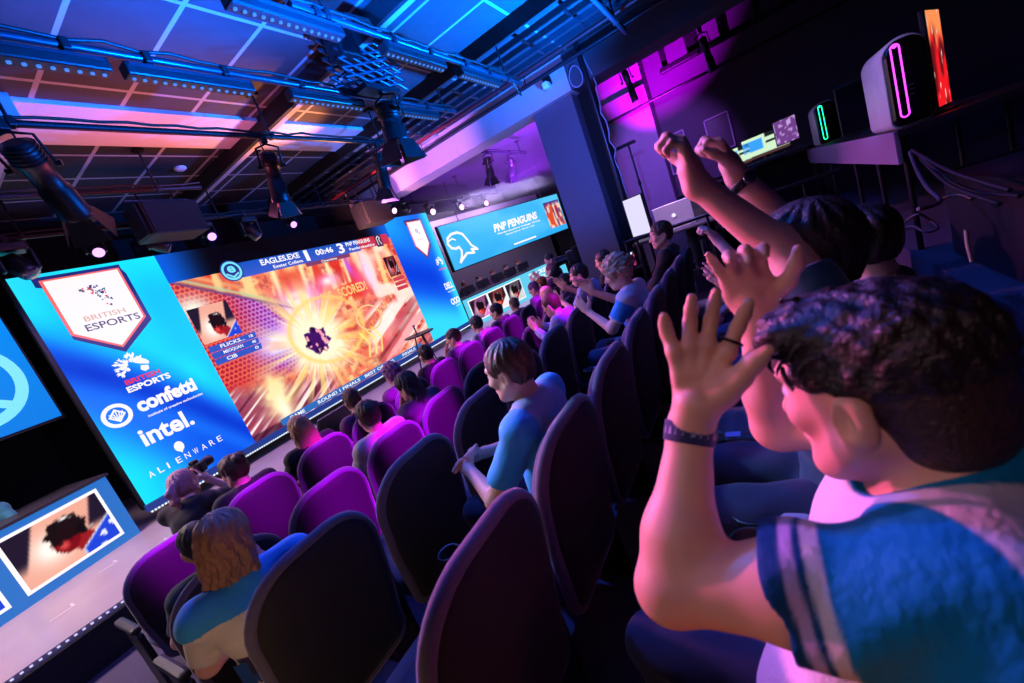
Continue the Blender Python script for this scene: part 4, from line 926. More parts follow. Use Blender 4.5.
        if hair == 'bob':
            for x in (-1.0, -.5, 0, .5, 1.0): H.cap(P(x*.068, -.045-.02*(1-abs(x)), -.02), P(x*.078, -.05-.03*(1-abs(x)), -.12), .034, .026, .025)
        if hair == 'tail': H.ell(P(0, -.125, .05), (.03, .035, .03), A, .02); H.chain([P(0, -.12, .05), P(0, -.165, .01), P(0, -.17, -.07), P(0, -.15, -.14)], [.03, .034, .03, .016], .02)
        if hair == 'bun': H.ell(P(-.01, -.105, .085), (.052, .052, .048), A, .012)
        if hair == 'quiff': H.ell(P(.01, .05, .115), (.06, .05, .03), A, .02)
        H.ell(P(0, .088, -.035), (.068, .085, .092), A, .012, '-')
        for x in (-1, 1):
            if hair in ('short', 'curly', 'crop', 'quiff'): H.ell(P(x*.085, .004, -.02), (.024, .028, .042), A, .008, '-')
        if hair in ('short', 'curly', 'crop', 'quiff'): H.ell(P(0, -.05, -.135), (.11, .11, .075), A, .01, '-')
        am = {'curly': .010}.get(hair, .003)
        solid_obj('hair', H, max(vox*.8, .005), hc, t, None, wobble(am, 75, 3) if hair == 'curly' else strands(.0022 if hair in ('short', 'crop', 'quiff') else .0035, hd, A, 15, len(label) % 7), None, s)
    # ---- clothing
    Sh = Solid(); put(Sh, .013)
    Sh.ell(nk+V(0, .0, .0), (.075, .075, .045), None, .03)
    SL = []
    for a, e, w in AR:
        if sleeve == 'short': m = a+(e-a)*.72; Sh.cap(a, a+(e-a)*.9, .064, .062, .03, '+', [(m, e-a)]); SL.append((a, m))
        else: Sh.cap(a, e, .066, .056, .03); Sh.cap(e, e+(w-e)*.98, .056, .042, .02, '+', [(e+(w-e)*.93, w-e)]); SL.append((a, w))
    Sh.ell(hd-V(0, 0, .02), (.09, .11, .125), None, .01, '-')
    solid_obj('shirt', Sh, max(vox, .009), tops, t, None, wobble(.004, 26, 5), (lambda C: pick_shirt(C, dict(sh=sh, nk=nk, che=che, AR=AR, SL=SL, hd=hd))) if pick_shirt else None, s)
    Tr = Solid(); Tr.ell(pel-V(0, 0, .03), (.172, .135, .11), None, .04)
    for h, kn, an, to in LG: Tr.cap(h, kn, .094, .067, .03); Tr.cap(kn, an, .066, .055, .02, '+', [(an+V(0, 0, -.01), an-kn)])
    solid_obj('trousers', Tr, max(vox, .012), legs, t, None, wobble(.004, 22, 8), None, s)
    for h, kn, an, to in LG:
        Fo = Solid(); Fo.cap(an-V(0, .02, .035), to, .046, .042, .02); Fo.cap(an, an-V(0, 0, .03), .044, .045, .02)
        solid_obj('shoe', Fo, .012, mat('shoe_dark', (30, 30, 34), .6), t, None, None, None, s)
    return t
def seated(rk, kf, label, dy=0.0, dz=0.0, **kw):
    x0, yb, z, n, nm = ROWS[rk]; kw.setdefault('lean', -.12); return person(label, (x0+.58*kf, yb+.33-.02+dy, z+dz), **kw)

F1 = skin('fair', (224, 174, 152)); F2 = skin('rosy', (232, 176, 160)); F3 = skin('tan', (190, 138, 112)); F4 = skin('warm', (214, 156, 130))
hD = hairm('dark', (34, 26, 24)); hB = hairm('brown', (74, 48, 34)); hL = hairm('light', (168, 128, 92)); hG = hairm('ginger', (150, 82, 44)); hBl = hairm('blond', (190, 152, 112)); hV = hairm('violet', (120, 66, 120))
cBlue = clothm('sky_blue', (52, 158, 232)); cBlk = clothm('black', (26, 25, 30)); cWh = clothm('white', (205, 200, 208)); cPur = clothm('plum', (96, 50, 100)); cGr = clothm('grey', (88, 86, 98)); cLB = clothm('pale_blue', (142, 164, 212)); cDk = clothm('dark_denim', (34, 36, 54)); cTe = clothm('teal', (22, 92, 116))
# ---- front row by the stage
seated('d', 1, 'person in front row with brown hair in a bun, beside the photographer', s=.93, hair='bun', hc=hB, top=cBlk, sk=F2, head=(.5, -.1, 0))
seated('d', 2, 'person in front row with long straight fair hair below the glowing game picture', s=.95, hair='long', hc=hL, top=cBlk, head=(-.2, 0, 0))
seated('d', 3, 'person in front row with short brown hair, just beyond the boy with glowing neck', s=.93, hair='short', hc=hB, top=cPur, head=(-.2, 0, 0))
seated('d', 4, 'person in front row with round dark violet hair below the tall round table', s=.95, hair='curly', hc=hV, top=cPur, head=(-.25, 0, 0))
seated('d', 5, 'person in front row with very dark short hair beside the legs of the round table', s=.95, hair='short', hc=hD, top=cBlk, head=(-.25, 0, 0))
seated('d', 6, 'person in front row with brown hair resting a hand on the face', s=.95, hair='short', hc=hB, top=cPur, arms=('chin', 'lap'), head=(.5, 0, 0))
seated('d', 7, 'person in front row with dark hair and white collar below the right blue panel', s=.95, hair='short', hc=hD, top=cWh, head=(-.3, 0, 0))
seated('d', 8, 'person in front row with short dark hair before the leftmost desk picture', s=.97, hair='short', hc=hD, top=cPur, head=(.3, 0, 0))
seated('d', 9, 'person in front row, low dark head under the right players desk', s=.88, hair='short', hc=hB, top=cPur, head=(-.3, 0, 0))
seated('d', 11, 'person in front row with ginger hair below the white desk lettering', s=1.0, hair='short', hc=hG, top=cPur, head=(0, 0, 0))
# ---- third row
seated('c', 2.05, 'boy with short brown hair and bright neck in the third row', s=.93, vox=.009, hair='short', hc=hB, top=cWh, sk=F2, head=(-.2, -.1, 0))
seated('c', 3, 'person in third row with long dark hair leaning the face on one hand', s=.93, vox=.009, hair='long', hc=hD, top=cPur, arms=('chin', 'lap'), head=(.25, -.2, 0), lean=.1)
seated('c', 8, 'person with bald pink-lit head in the third row', s=.95, hair='bald', top=cPur, sk=F2, head=(0, -.25, 0), lean=.0)
seated('c', 9, 'person in plum top with dark hair in the third row, elbows lifted', s=.98, hair='short', hc=hD, top=cPur, sleeve='long', arms=('clap', 'clap'), head=(.3, 0, 0))
# ---- second row
seated('b', 7, 'person in pale blue shirt with dark hair clapping in second row', s=1.0, vox=.009, hair='short', hc=hD, top=cLB, arms=('clap', 'applaud_high'), head=(.35, 0, 0), lean=.12)
seated('b', 8, 'person with dark hair leaning behind the clapping person in pale blue', s=1.02, hair='short', hc=hD, top=cBlk, head=(.3, -.1, 0))
seated('b', 5.6, 'person in second row of whom only pale clapping hands show between seats', s=.92, hair='short', hc=hB, top=cLB, sleeve='long', arms=('clap', 'clap'), drop=.06, head=(0, -.2, 0), lean=.25)
# ---- first row from the camera
def jersey(C, g):
    m = np.zeros(len(C))
    for a, e in g['SL']:
        d = e-a; L = np.linalg.norm(d); t_ = ((C-a)@d)/L; q = np.linalg.norm((C-a)-np.outer(t_/L, d), axis=1) < .09
        m[q & (t_ > .03)] = 1; m[q & (t_ > L-.014)] = 0
    m[(C[:, 2] < g['che'][2]-.06) & (m == 0)] = 1
    return m
def boytop(C, g): m = np.ones(len(C)); m[(C[:, 2] > g['che'][2]+.075) & (np.abs(C[:, 0]) < .15)] = 0; return m
seated('a', 1.24, 'boy in sky blue shirt with clasped hands turned towards the stage', dy=-.03, s=.97, vox=.006, fine=True, hair='short', hc=hB, top=(cLB, cBlue), pick_shirt=boytop, legs=cDk, head=(.12, -.10, 0), lean=.02, twist=.1, arms=('clasp', 'clasp'))
seated('a', 4.45, 'blond person in sky blue jersey clapping in the row nearest the camera', dy=-.03, s=.98, vox=.007, fine=True, hair='curly', hc=hBl, top=(cWh, cBlue), pick_shirt=jersey, arms=('clap', 'applaud_high'), head=(.35, -.12, 0), lean=.08)
seated('a', 7, 'person in dark jacket with swept-back brown hair in profile before the railing', s=1.06, vox=.009, fine=True, hair='short', hc=hB, top=cBlk, sleeve='long', head=(.45, .05, 0), sk=F2)
# ---- photographer kneeling by the stage edge
ph = person('photographer in black kneeling by the stage with purple-lit ponytail, camera raised', (1.10, 4.38, 0), rz=-.95, s=1.0, vox=.009, hair='tail', hc=hairm('fair_tail', (170, 120, 130)), top=cBlk, legs=cBlk, sk=F2, kneel=True, lean=.18, head=(0, 0, 0),
       joints=[((-.20, .34, .80), (-.07, .30, 1.0), (.3, .1, .9), (.9, -.1, 0), (0, -.8, .4)), ((.22, .34, .80), (.07, .30, 1.0), (-.3, .1, .9), (-.9, -.1, 0), (0, -.8, .4)), {}])
# ---- the cheering young man beside the camera: every joint placed in the hall
man = thing('person', 'young man in white and blue jersey cheering with both hands raised beside the camera', 'person', (.63, .06, .38)); OM = V(.63, .06, .38)
mskin = skin('man', (226, 170, 146)); mhair = hairm('man', (36, 24, 22))
jw = clothm('jersey_white', (206, 200, 212)); jb = clothm('jersey_blue', (8, 84, 160)); jl = clothm('jersey_lilac', (170, 150, 205)); jc = clothm('jersey_deep_blue', (10, 52, 120))
pel = V(.64, .03, .95); bel = V(.635, -.035, 1.13); che = V(.63, -.10, 1.29); nk = V(.625, -.125, 1.445)
shL, elL, wrL = V(.455, -.095, 1.425), at(676, 583, x=.465), at(690, 430, x=.575)
shR, elR, wrR = V(.80, -.165, 1.44), V(.865, .055, 1.40), at(757, 316, x=.85)
hc = V(.622, -.074, 1.586); HA = rotm(-.56, -.14, .04)
B = Solid()
B.ell(pel, (.17, .13, .12), None, .05).ell(bel, (.155, .12, .15), None, .05).ell(che, (.175, .125, .15), None, .05).cap(shL, shR, .062, .062, .05)
B.cap(nk-V(0, 0, .06), hc+HA[2]*-.05-HA[1]*.03, .066, .060, .035)
B.cap(nk+V(-.11, 0, -.02), nk+V(0, -.02, .03), .045, .05, .05).cap(nk+V(.11, -.03, -.02), nk+V(0, -.02, .03), .045, .05, .05)
head_prims(B, hc, HA, 1.02, True, .012)
def limb(s, e, w, k=.03):
    B.cap(s, s+(e-s)*.5, .062, .056, k); B.cap(s+(e-s)*.5, e, .056, .0475, k); m = e+(w-e)*.3
    d = nrm(w-e); B.cap(e, m, .0465, .0475, .022); B.cap(m, w, .047, .029, .03)
limb(shL, elL, wrL); limb(shR, elR, wrR)
B.ell(elL+nrm(elL-shL)*.012+nrm(elL-wrL)*.012, (.034, .034, .034), None, .03)
# left hand, back of the hand towards us, fingers spread
X = lambda p, x: at(p[0], p[1], x=x)
knu = [X((674, 352), .600), X((690, 346), .607), X((707, 345), .610), X((727, 352), .606)]
mid = [X((667, 333), .612), X((690, 322), .622), X((711.5, 319), .626), X((738, 327), .620)]
dis = [X((665, 324), .612), X((691, 309), .622), X((714, 305), .626), X((744, 314), .618)]
tip = [X((664, 317), .608), X((692, 298), .616), X((716.5, 292), .620), X((749, 303), .612)]
pc = X((702, 385), .588)
B.cap(wrL, X((696, 405), .58), .029, .031, .02)
for i in range(4):
    B.chain([X((684+5.5*i, 408), .582), (knu[i]+X((688+5*i, 400), .584))/2, knu[i], mid[i], dis[i], tip[i]], [.0145, .0135, .0112, .0098, .0090, .0074], .006)
    B.ell(knu[i]-_f*.004, (.0112, .0112, .0112), None, .006)
B.chain([X((706, 405), .58), X((724, 392), .582), X((740, 378), .580), X((754, 362), .578), X((768, 350), .574)], [.021, .018, .0130, .0112, .0082], .014)
# right hand, palm this way, fingers folding over, little finger stretched out
hand_prims(B, wrR, V(-.05, .05, 1), V(-1, -.1, .05), V(0, -1, 0), 1.02, spread=.22, curls=[.75, .85, .70, .12], k=.009)
LG = [(V(.55, .08, .90), V(.50, .45, .85), V(.50, .42, .48), V(.50, .56, .42)), (V(.73, .08, .90), V(.78, .45, .85), V(.78, .42, .48), V(.78, .56, .42))]
for h, kn, an, to in LG: B.cap(h, kn, .085, .058, .03).cap(kn, an, .057, .04, .02).cap(an-V(0, 0, .03), to, .035, .032, .02)
def pick(C):
    q = (C-hc)@HA.T/1.02; m = np.zeros(len(C))
    for x in (-1, 1):
        m[np.linalg.norm(q-V(x*.032, .080, .008), axis=1) < .0152] = 1; m[np.linalg.norm(q-V(x*.032, .094, .008), axis=1) < .0062] = 2
    m[(np.abs(q[:, 0]) < .024) & (q[:, 1] > .088) & (np.abs(q[:, 2]+.069) < .012)] = 3
    return m
body = solid_obj('body', B, .0036, [mskin, eye_white, eye_dark, lip_m], man, OM, None, pick, 1.0, ns=1)
# nails on the spread fingers
# hair: short faded sides, a curly mass on top falling forward
H = Solid(); r, f, u = HA; P = lambda x, y, z: hc+1.02*(r*x+f*y+u*z)
H.ell(P(0, -.018, .044), (.085, .110, .088), HA, .015).ell(P(0, .045, .092), (.066, .060, .034), HA, .02).ell(P(-.01, .082, .086), (.052, .028, .024), HA, .02)
H.ell(P(0, .088, -.035), (.070, .080, .100), HA, .012, '-')
for x in (-1, 1): H.ell(P(x*.09, .012, -.025), (.030, .040, .052), HA, .008, '-')
H.ell(P(0, -.05, -.15), (.12, .12, .10), HA, .012, '-')
hair = solid_obj('hair', H, .0045, mhair, man, OM, wobble(.0035, 120, 4), None, 1.0)
fade = Solid(); fade.ell(P(0, -.022, .03), (.0795, .1005, .088), HA, .012).ell(P(0, -.055, -.03), (.070, .062, .075), HA, .02)
fade.ell(P(0, .082, -.035), (.090, .083, .105), HA, .008, '-').ell(P(0, -.04, -.165), (.12, .13, .085), HA, .012, '-')
for x in (-1, 1): fade.ell(P(x*.086, .002, -.028), (.024, .026, .042), HA, .006, '-')
solid_obj('hair_fade', fade, .0045, hairm('faded_side', (62, 42, 38)), hair, OM, None, None, 1.0)
lk = MB(); rq = random.Random(12)
for i in range(190):
    a = rq.uniform(-1.0, 1.0); y0 = rq.uniform(-.02, .072); z0 = .118-.35*a*a*.09-.9*max(0, y0-.03)**1.2*.3-1.6*max(0, -y0-.02)**2
    p = V(a*.066, y0, z0-.03*abs(a)); d = V(rq.uniform(-.7, .7), rq.uniform(-.3, .5), rq.uniform(-.1, .35)); d = nrm(d); tw = rq.uniform(2, 4); rad = rq.uniform(.006, .012); L = rq.uniform(.02, .042); e1, e2, _ = frame(d); ph_ = rq.uniform(0, 6)
    pts = []
    for k in range(7):
        t_ = k/6; q = p+d*L*t_+(e1*math.cos(ph_+t_*tw)+e2*math.sin(ph_+t_*tw))*rad-V(0, 0, .016*t_*t_); pts.append(P(*q))
    lk.tube(pts, [.003, .0036, .0036, .0034, .003, .0022, .001], 5)
lk.build('curls', mhair, hair, OM)
bw = MB()
for x in (-1, 1): bw.tube([P(x*.014, .093, .030), P(x*.028, .091, .036), P(x*.044, .079, .031)], [.004, .0045, .002], 6)
bw.build('eyebrow', mhair, body if False else hair, OM)
# jersey
J = Solid()
J.ell(pel+V(0, 0, .02), (.19, .15, .13), None, .05).ell(bel, (.175, .14, .16), None, .05).ell(che, (.192, .142, .165), None, .05).cap(shL, shR, .078, .076, .06)
J.ell(nk-V(0, 0, .01), (.088, .085, .05), None, .03); J.cap(nk+V(-.11, 0, -.02), nk+V(0, -.02, .03), .058, .060, .05).cap(nk+V(.11, -.03, -.02), nk+V(0, -.02, .03), .058, .060, .05)
aL = elL-shL; cL = shL+aL*.56; aR = elR-shR; cR = shR+aR*.6
J.cap(shL-aL*.05, shL+aL*.8, .081, .073, .04, '+', [(cL, aL)]).cap(shR, shR+aR*.85, .078, .072, .04, '+', [(cR, aR)])
J.ell(hc-V(0, 0, .03), (.085, .11, .125), None, .008, '-'); J.cap(nk+V(0, .005, .045), nk+V(0, .03, .2), .074, .09, .006, '-')
def dye(C):
    W_, Bl, Li, De = (lin(q) for q in ((206, 200, 212), (0, 122, 172), (176, 156, 206), (0, 62, 112))); n = len(C); c = np.tile(W_, (n, 1))
    st = lambda e0, e1, e, w=.0022: sm(e0-w, e0+w, e)*sm(e1+w, e1-w, e)
    d = nrm(aL); L = np.linalg.norm(aL); tl = (C-shL)@d
    rag = (C-V(.45, -.088, 1.462))@nrm(V(-.42, .80, .26)); side = sm(.60, .58, C[:, 0])
    c = lay(c, Bl, sm(.0, .005, rag)*side*sm(1.27, 1.29, C[:, 2]))
    e = .56*L-tl; ok = (np.linalg.norm((C-shL)-np.outer(tl, d), axis=1) < .11)*sm(.56, .54, C[:, 0])
    c = lay(c, De, st(-1, .019, e)*ok); c = lay(c, Li, st(.019, .033, e)*ok); c = lay(c, De, st(.033, .041, e)*ok); c = lay(c, W_, st(.041, .056, e)*ok)
    dr = nrm(aR); tr = (C-shR)@dr; ok = (C[:, 0] > .74)*sm(1.25, 1.27, C[:, 2]); nd = np.linalg.norm((C-nk)[:, :2]-np.outer((C-nk)[:, 2], (0, .16)), axis=1); c = lay(c, Bl, sm(.104, .100, nd)*sm(-.02, -.012, C[:, 2]-nk[2])); c = lay(c, Bl, sm(.02, .026, tr)*ok); c = lay(c, De, sm(.6*np.linalg.norm(aR)-.03, .6*np.linalg.norm(aR)-.026, tr)*ok)
    return c
jm = bpy.data.materials.new('jersey_dyed_cloth'); jm.use_nodes = True; jb_ = jm.node_tree.nodes['Principled BSDF']; ja = jm.node_tree.nodes.new('ShaderNodeAttribute'); ja.attribute_name = 'dye'; jm.node_tree.links.new(ja.outputs['Color'], jb_.inputs['Base Color']); jb_.inputs['Roughness'].default_value = .75; jb_.inputs['Specular IOR Level'].default_value = .15
jn = jm.node_tree.nodes.new('ShaderNodeTexNoise'); jn.inputs['Scale'].default_value = 26; jbp = jm.node_tree.nodes.new('ShaderNodeBump'); jbp.inputs['Strength'].default_value = .25; jbp.inputs['Distance'].default_value = .02; jm.node_tree.links.new(jn.outputs['Fac'], jbp.inputs['Height']); jm.node_tree.links.new(jbp.outputs['Normal'], jb_.inputs['Normal'])
jo = solid_obj('jersey', J, .0042, jm, man, OM, wobble(.006, 30, 15), None, 1.0, ns=1)
pts_ = np.zeros(len(jo.data.vertices)*3, np.float32); jo.data.vertices.foreach_get('co', pts_); dc = dye(pts_.reshape(-1, 3).astype(float)+OM)
at_r = jo.data.color_attributes.new('dye', 'FLOAT_COLOR', 'POINT'); at_r.data.foreach_set('color', np.concatenate([dc, np.ones((len(dc), 1))], 1).astype(np.float32).ravel())
Tr = Solid(); Tr.ell(pel-V(0, 0, .03), (.18, .14, .11), None, .04)
for h, kn, an, to in LG: Tr.cap(h, kn, .098, .07, .03).cap(kn, an, .068, .056, .02)
solid_obj('trousers', Tr, .011, clothm('lilac_denim', (38, 38, 66)), man, OM, wobble(.006, 24, 9), None, 1.0)
for h, kn, an, to in LG:
    Fo = Solid(); Fo.cap(an-V(0, .02, .02), to, .046, .042, .02); solid_obj('shoe', Fo, .011, mat('shoe_dark', (30, 30, 34), .6), man, OM)
d = nrm(wrL-elL); a_, b_, _ = frame(d); wc = wrL-d*.004
wb = MB(); wb.loft([wb.ring(wc-d*.015, a_, b_, .0345, 32), wb.ring(wc-d*.013, a_, b_, .0355, 32), wb.ring(wc+d*.013, a_, b_, .0355, 32), wb.ring(wc+d*.015, a_, b_, .0345, 32)], False)
band = wb.build('wristband', clothm('wristband', (40, 46, 92)), man, OM); band['label'] = 'dark blue festival wristband with pale print'
pr = MB(); rq = random.Random(3)
for k in range(20):
    t0 = 2*PI*k/20; w0 = rq.uniform(.06, .22); pr.add([wc+d*h+(a_*math.cos(t)+b_*math.sin(t))*.0360 for t, h in ((t0, -.006), (t0+w0, -.004), (t0+w0*.8, .006), (t0+.05, .005))], [(0, 1, 2, 3)], False)
pr.build('print', mat('band_print', (130, 132, 165), .6), band, OM)
k0, k1 = knu[3], mid[3]; rc = k0+(k1-k0)*.42; rd = nrm(k1-k0); a_, b_, _ = frame(rd)
rg = MB().tube([rc+(a_*math.cos(t)+b_*math.sin(t))*.0136 for t in np.linspace(0, 2*PI, 24, False)], .0022, 6, True).build('ring', mat('dark_ring', (40, 34, 40), .3, metal=.8), man, OM)

# ---- the friends further along the same row
def joint_arm(loc, s, e, w, d, n, th): L = V(loc); return ((V(e)-L)/s, (V(w)-L)/s, d, n, th)
loc = (1.27, -.08, .40); s = 1.08
fist = {'curls': None}
person('person with dark hair in teal top, both fists raised high', loc, s=s, vox=.0065, sk=F2, hair='short', hc=hD, top=clothm('teal_knit', (14, 60, 78)), sleeve='short', legs=clothm('blue_denim', (16, 26, 62)), head=(-.25, 0, 0), seat=.478,
       joints=[joint_arm(loc, s, at(776, 246, x=1.20), at(699, 186, x=1.19), V(.02, .02, 1), V(-.1, .95, .0), V(1, 0, .2)), joint_arm(loc, s, at(792, 232, x=1.46), at(739, 178, x=1.45), V(-.02, .18, .95), V(-.1, .95, -.1), V(-1, 0, .2)), {'curl': 1.25, 'spread': .02}])
w0 = at(742, 183, x=1.45); wd_ = nrm(at(739, 178, x=1.45)-at(792, 232, x=1.46)); e1, e2, _ = frame(wd_)
wt = thing('wristwatch', 'dark watch on the raised wrist of the person with fists', 'watch', w0)
MB().loft([MB().ring(w0+wd_*q, e1, e2, r_, 24) for q, r_ in ((-.012, .036), (-.010, .0385), (.010, .0385), (.012, .036))], False).build('strap', mat('watch_black', (20, 20, 24), .35), wt, w0)
MB().lathe(w0+nrm(-_f-wd_*(-_f@wd_))*.036, nrm(-_f-wd_*(-_f@wd_)), [(0, .017), (.006, .018), (.009, .016), (.0095, .001)], 18).build('dial', mat('watch_dial', (90, 90, 110), .2, metal=.5), wt, w0)
person('person low in the row, dark hair, pale lavender-lit ear, behind raised fists', (1.80, -.27, .37), s=.95, vox=.009, hair='short', hc=hD, sk=skin('pale', (220, 184, 176)), top=cBlk, head=(-.9, 0, 0), hs=1.0)
loc = (2.37, -.02, .38)
person('person in lavender sleeves clapping beyond the two raised fists', loc, s=.98, vox=.007, sk=F2, hair='short', hc=hB, top=clothm('lavender', (150, 130, 196)), sleeve='long', head=(0, 0, 0),
       joints=[joint_arm(loc, .98, at(760, 308, x=2.22), at(736, 289, x=2.34), V(0, .6, .75), V(.9, .0, .1), V(0, -.7, .7)), joint_arm(loc, .98, at(764, 300, x=2.55), at(733, 284, x=2.44), V(0, .6, .75), V(-.9, .1, .1), V(0, -.7, .7)), {'curl': .12, 'spread': .12}])
loc = (2.95, .02, .38)
person('person with one bare forearm and fist raised beneath the big fists', loc, s=.98, vox=.008, sk=F2, hair='short', hc=hD, top=cBlk, head=(0, -.1, 0),
       joints=[joint_arm(loc, .98, at(750, 275, x=2.78), at(718, 241, x=2.86), V(-.05, .4, .9), V(0, .9, -.3), V(1, 0, 0)), None, {'curl': 1.2, 'spread': .02}], arms=('lap', 'lap'))
# ---- the child twisted round in the third row
def kid(C, g):
    m = np.zeros(len(C)); m[(C[:, 2] < 1.0)] = 1; return m
kd = person('small fair-haired girl in blue and cream shirt, sideways in second-row aisle seat', (.52, 1.86, .16), rz=-.35, s=.92, vox=.005, fine=True, hair='bob', hc=hairm('girl', (160, 112, 84)), top=(cBlue, clothm('tee_cream', (222, 212, 200))), pick_shirt=kid, legs=clothm('mustard', (170, 112, 44)), sk=F2, head=(-.35, -.15, .1), lean=.0, arms=('lap', 'chin'))
sl = MB(); kpl = Plane((-.16, 0, .70), (1, 0, 0)); letters(sl, kpl, 'lei', .0, .20, .0, .13, 0, .05)
sl.v = [(x_, -(.03+.142*math.sqrt(max(.05, 1-(x_/.19)**2)))-.006, z_) for x_, y_, z_ in sl.v]
lo = sl.build('shirt_lettering', clothm('print_blue', (20, 70, 140)), kd); lo.scale = (.92, .92, .92)
person('child with dark hair and green sleeve in the aisle seat of the third row', (.62, 2.60, .05), s=.86, vox=.008, hair='short', hc=hD, top=clothm('dark_green', (34, 60, 56)), sleeve='short', head=(-.1, 0, 0), sk=F2, lean=-.1)
# ---- crew and players
person('camera operator in black standing right of the desk lettering', (7.75, 3.62, 0), rz=.5, s=.98, vox=.012, stand=True, hair='short', hc=hD, top=cBlk, legs=cBlk, head=(.3, -.1, 0), arms=('clap', 'clap'), sk=F1)
seated('d', 12, 'person with rosy face in plum top lifting both arms beside the video camera', dz=.10, s=1.05, hair='crop', hc=hairm('rosy', (130, 70, 90)), top=cPur, sleeve='long', sk=F2, arms=('applaud_high', 'clap'), head=(.1, 0, 0))
seated('d', 10.4, 'person with pale purple hair in the front row beneath the plum top', s=.98, hair='short', hc=hV, top=cPur, sk=F2, head=(.3, -.2, 0))
person('player in teal shirt seated behind the left desk in the dark', (.35, 7.35, .38), rz=PI-.2, s=.9, vox=.012, hair='short', hc=hD, top=cTe, sk=F3)
office = mat('monitor_plastic', (20, 20, 24), .4)
for i in range(6):
    q = V(9.45, 7.0, 0)+wr*(.0+.62*i)+V(.28, .96, 0)*1.0
    person(('player nearest the video wall behind the right players desk', 'second player from the video wall behind the right desk', 'third player from the video wall behind the right desk', 'fourth player from the video wall behind the right desk', 'fifth player behind the right desk, left of the white lettering', 'player farthest from the video wall behind the right desk')[i], (q[0], q[1], .38), rz=PI-.28, s=.93, vox=.014, hair='short', hc=(hD, hB)[i % 2], top=(cPur, cBlk, cGr)[i % 3], sk=(F1, F4)[i % 2], group='players behind the right desk')
# ================================================================== furniture and equipment
# chairs of the players (seat, back, base)
def task_chair(label, p, rz):
    t = thing('task_chair', label, 'chair', p, rz)
    MB().box((0, .02, .44), (.46, .46, .07), bev=.03).build('seat', seat_cloth, t); MB().box((0, -.23, .72), (.42, .06, .46), bev=.028).build('backrest', seat_cloth, t)
    MB().box((0, -.25, .5), (.06, .03, .22)).build('back_support', seat_steel, t)
    MB().cyl((0, 0, .1), (0, 0, .41), .03).build('gas_column', seat_steel, t)
    b = MB()
    for k in range(5): a = 2*PI*k/5; b.box((.14*math.cos(a), .14*math.sin(a), .07), (.28, .045, .04), [(math.cos(a), math.sin(a), 0), (-math.sin(a), math.cos(a), 0), (0, 0, 1)]); b.sphere((.27*math.cos(a), .27*math.sin(a), .028), .028, 8, 6)
    b.build('wheel_base', seat_plastic, t); return t
for i in range(6):
    q = V(9.45, 7.0, 0)+wr*(.0+.62*i)+V(.28, .96, 0)*1.02
    t = task_chair(('dark task chair nearest the video wall behind the right desk', 'second dark task chair from the video wall', 'third dark task chair from the video wall', 'fourth dark task chair from the video wall', 'fifth dark task chair from the video wall', 'dark task chair farthest from the video wall')[i], (q[0], q[1], .38), PI-.28); t['group'] = 'task chairs behind the right desk'
def monitor(label, p, rz, w=.54, h=.32, pic=None, picn=(30, 20), stand=.16, tilt=0.0, cat='monitor', white=None):
    """screen faces local -y"""
    t = thing('computer_monitor', label, cat, p, rz)
    MB().box((0, 0, stand+h/2), (w, .03, h), bev=.008).build('housing', office, t)
    MB().box((0, .03, stand*.5+.05), (.05, .03, stand+.1)).build('stand_neck', office, t); MB().box((0, .02, .008), (w*.42, .17, .016), bev=.006).build('stand_base', office, t)
    pl = Plane((-w/2, -.016, 0), (1, 0, 0))
    if pic: painted('screen', pl, .012, w-.012, stand+.012, stand+h-.012, picn[0], picn[1], pic, t, None, .001)
    else: flat(MB(), pl, [(.012, stand+.012), (w-.012, stand+.012), (w-.012, stand+h-.012), (.012, stand+h-.012)], .001).build('screen', mat('dark_screen', (16, 16, 24), .15), t)
    return t
for i in range(5):
    q = V(9.45, 7.0, 0)+wr*(.3+.62*i)+V(.28, .96, 0)*.5
    t = monitor(('dark monitor nearest the video wall on the right desk', 'second dark monitor from the video wall on the right desk', 'third dark monitor from the video wall on the right desk', 'fourth dark monitor from the video wall on the right desk', 'dark monitor farthest from the video wall on the right desk')[i], (q[0], q[1], 1.21), PI-.28, .5, .22, stand=.05); t['group'] = 'monitors on the right desk'
# tall table on the stage with a microphone
p = at(434, 369, z=.38); t = thing('bistro_table', 'small round black table standing on the stage before the game picture', 'table', (p[0], p[1], .38)); o3 = (p[0], p[1], .38)
MB().lathe((p[0], p[1], 1.09), (0, 0, 1), [(0, .26), (.012, .29), (.025, .29), (.03, .285)], 30).build('table_top', black_metal, t, o3)
for k in range(3): a = 2*PI*k/3+.4; MB().cyl((p[0]+.24*math.cos(a), p[1]+.24*math.sin(a), .38), (p[0]+.09*math.cos(a), p[1]+.09*math.sin(a), 1.09), .013).build('leg', black_metal, t, o3)
MB().tube([(p[0]+.17*math.cos(a), p[1]+.17*math.sin(a), .72) for a in np.linspace(0, 2*PI, 24, False)], .008, 6, True).build('foot_ring', black_metal, t, o3)
m = thing('microphone', 'small silver microphone standing on the round stage table', 'microphone', (p[0]-.05, p[1], 1.12)); MB().cyl((0, 0, .0), (0, 0, .16), .012, .016).build('handle', black_metal, m); MB().sphere((0, 0, .18), .026).build('head', mat('mic_silver', (190, 190, 200), .35, metal=.7), m); MB().lathe((0, 0, 0), (0, 0, 1), [(0, .05), (.01, .05), (.014, .02)], 18).build('foot', black_metal, m)
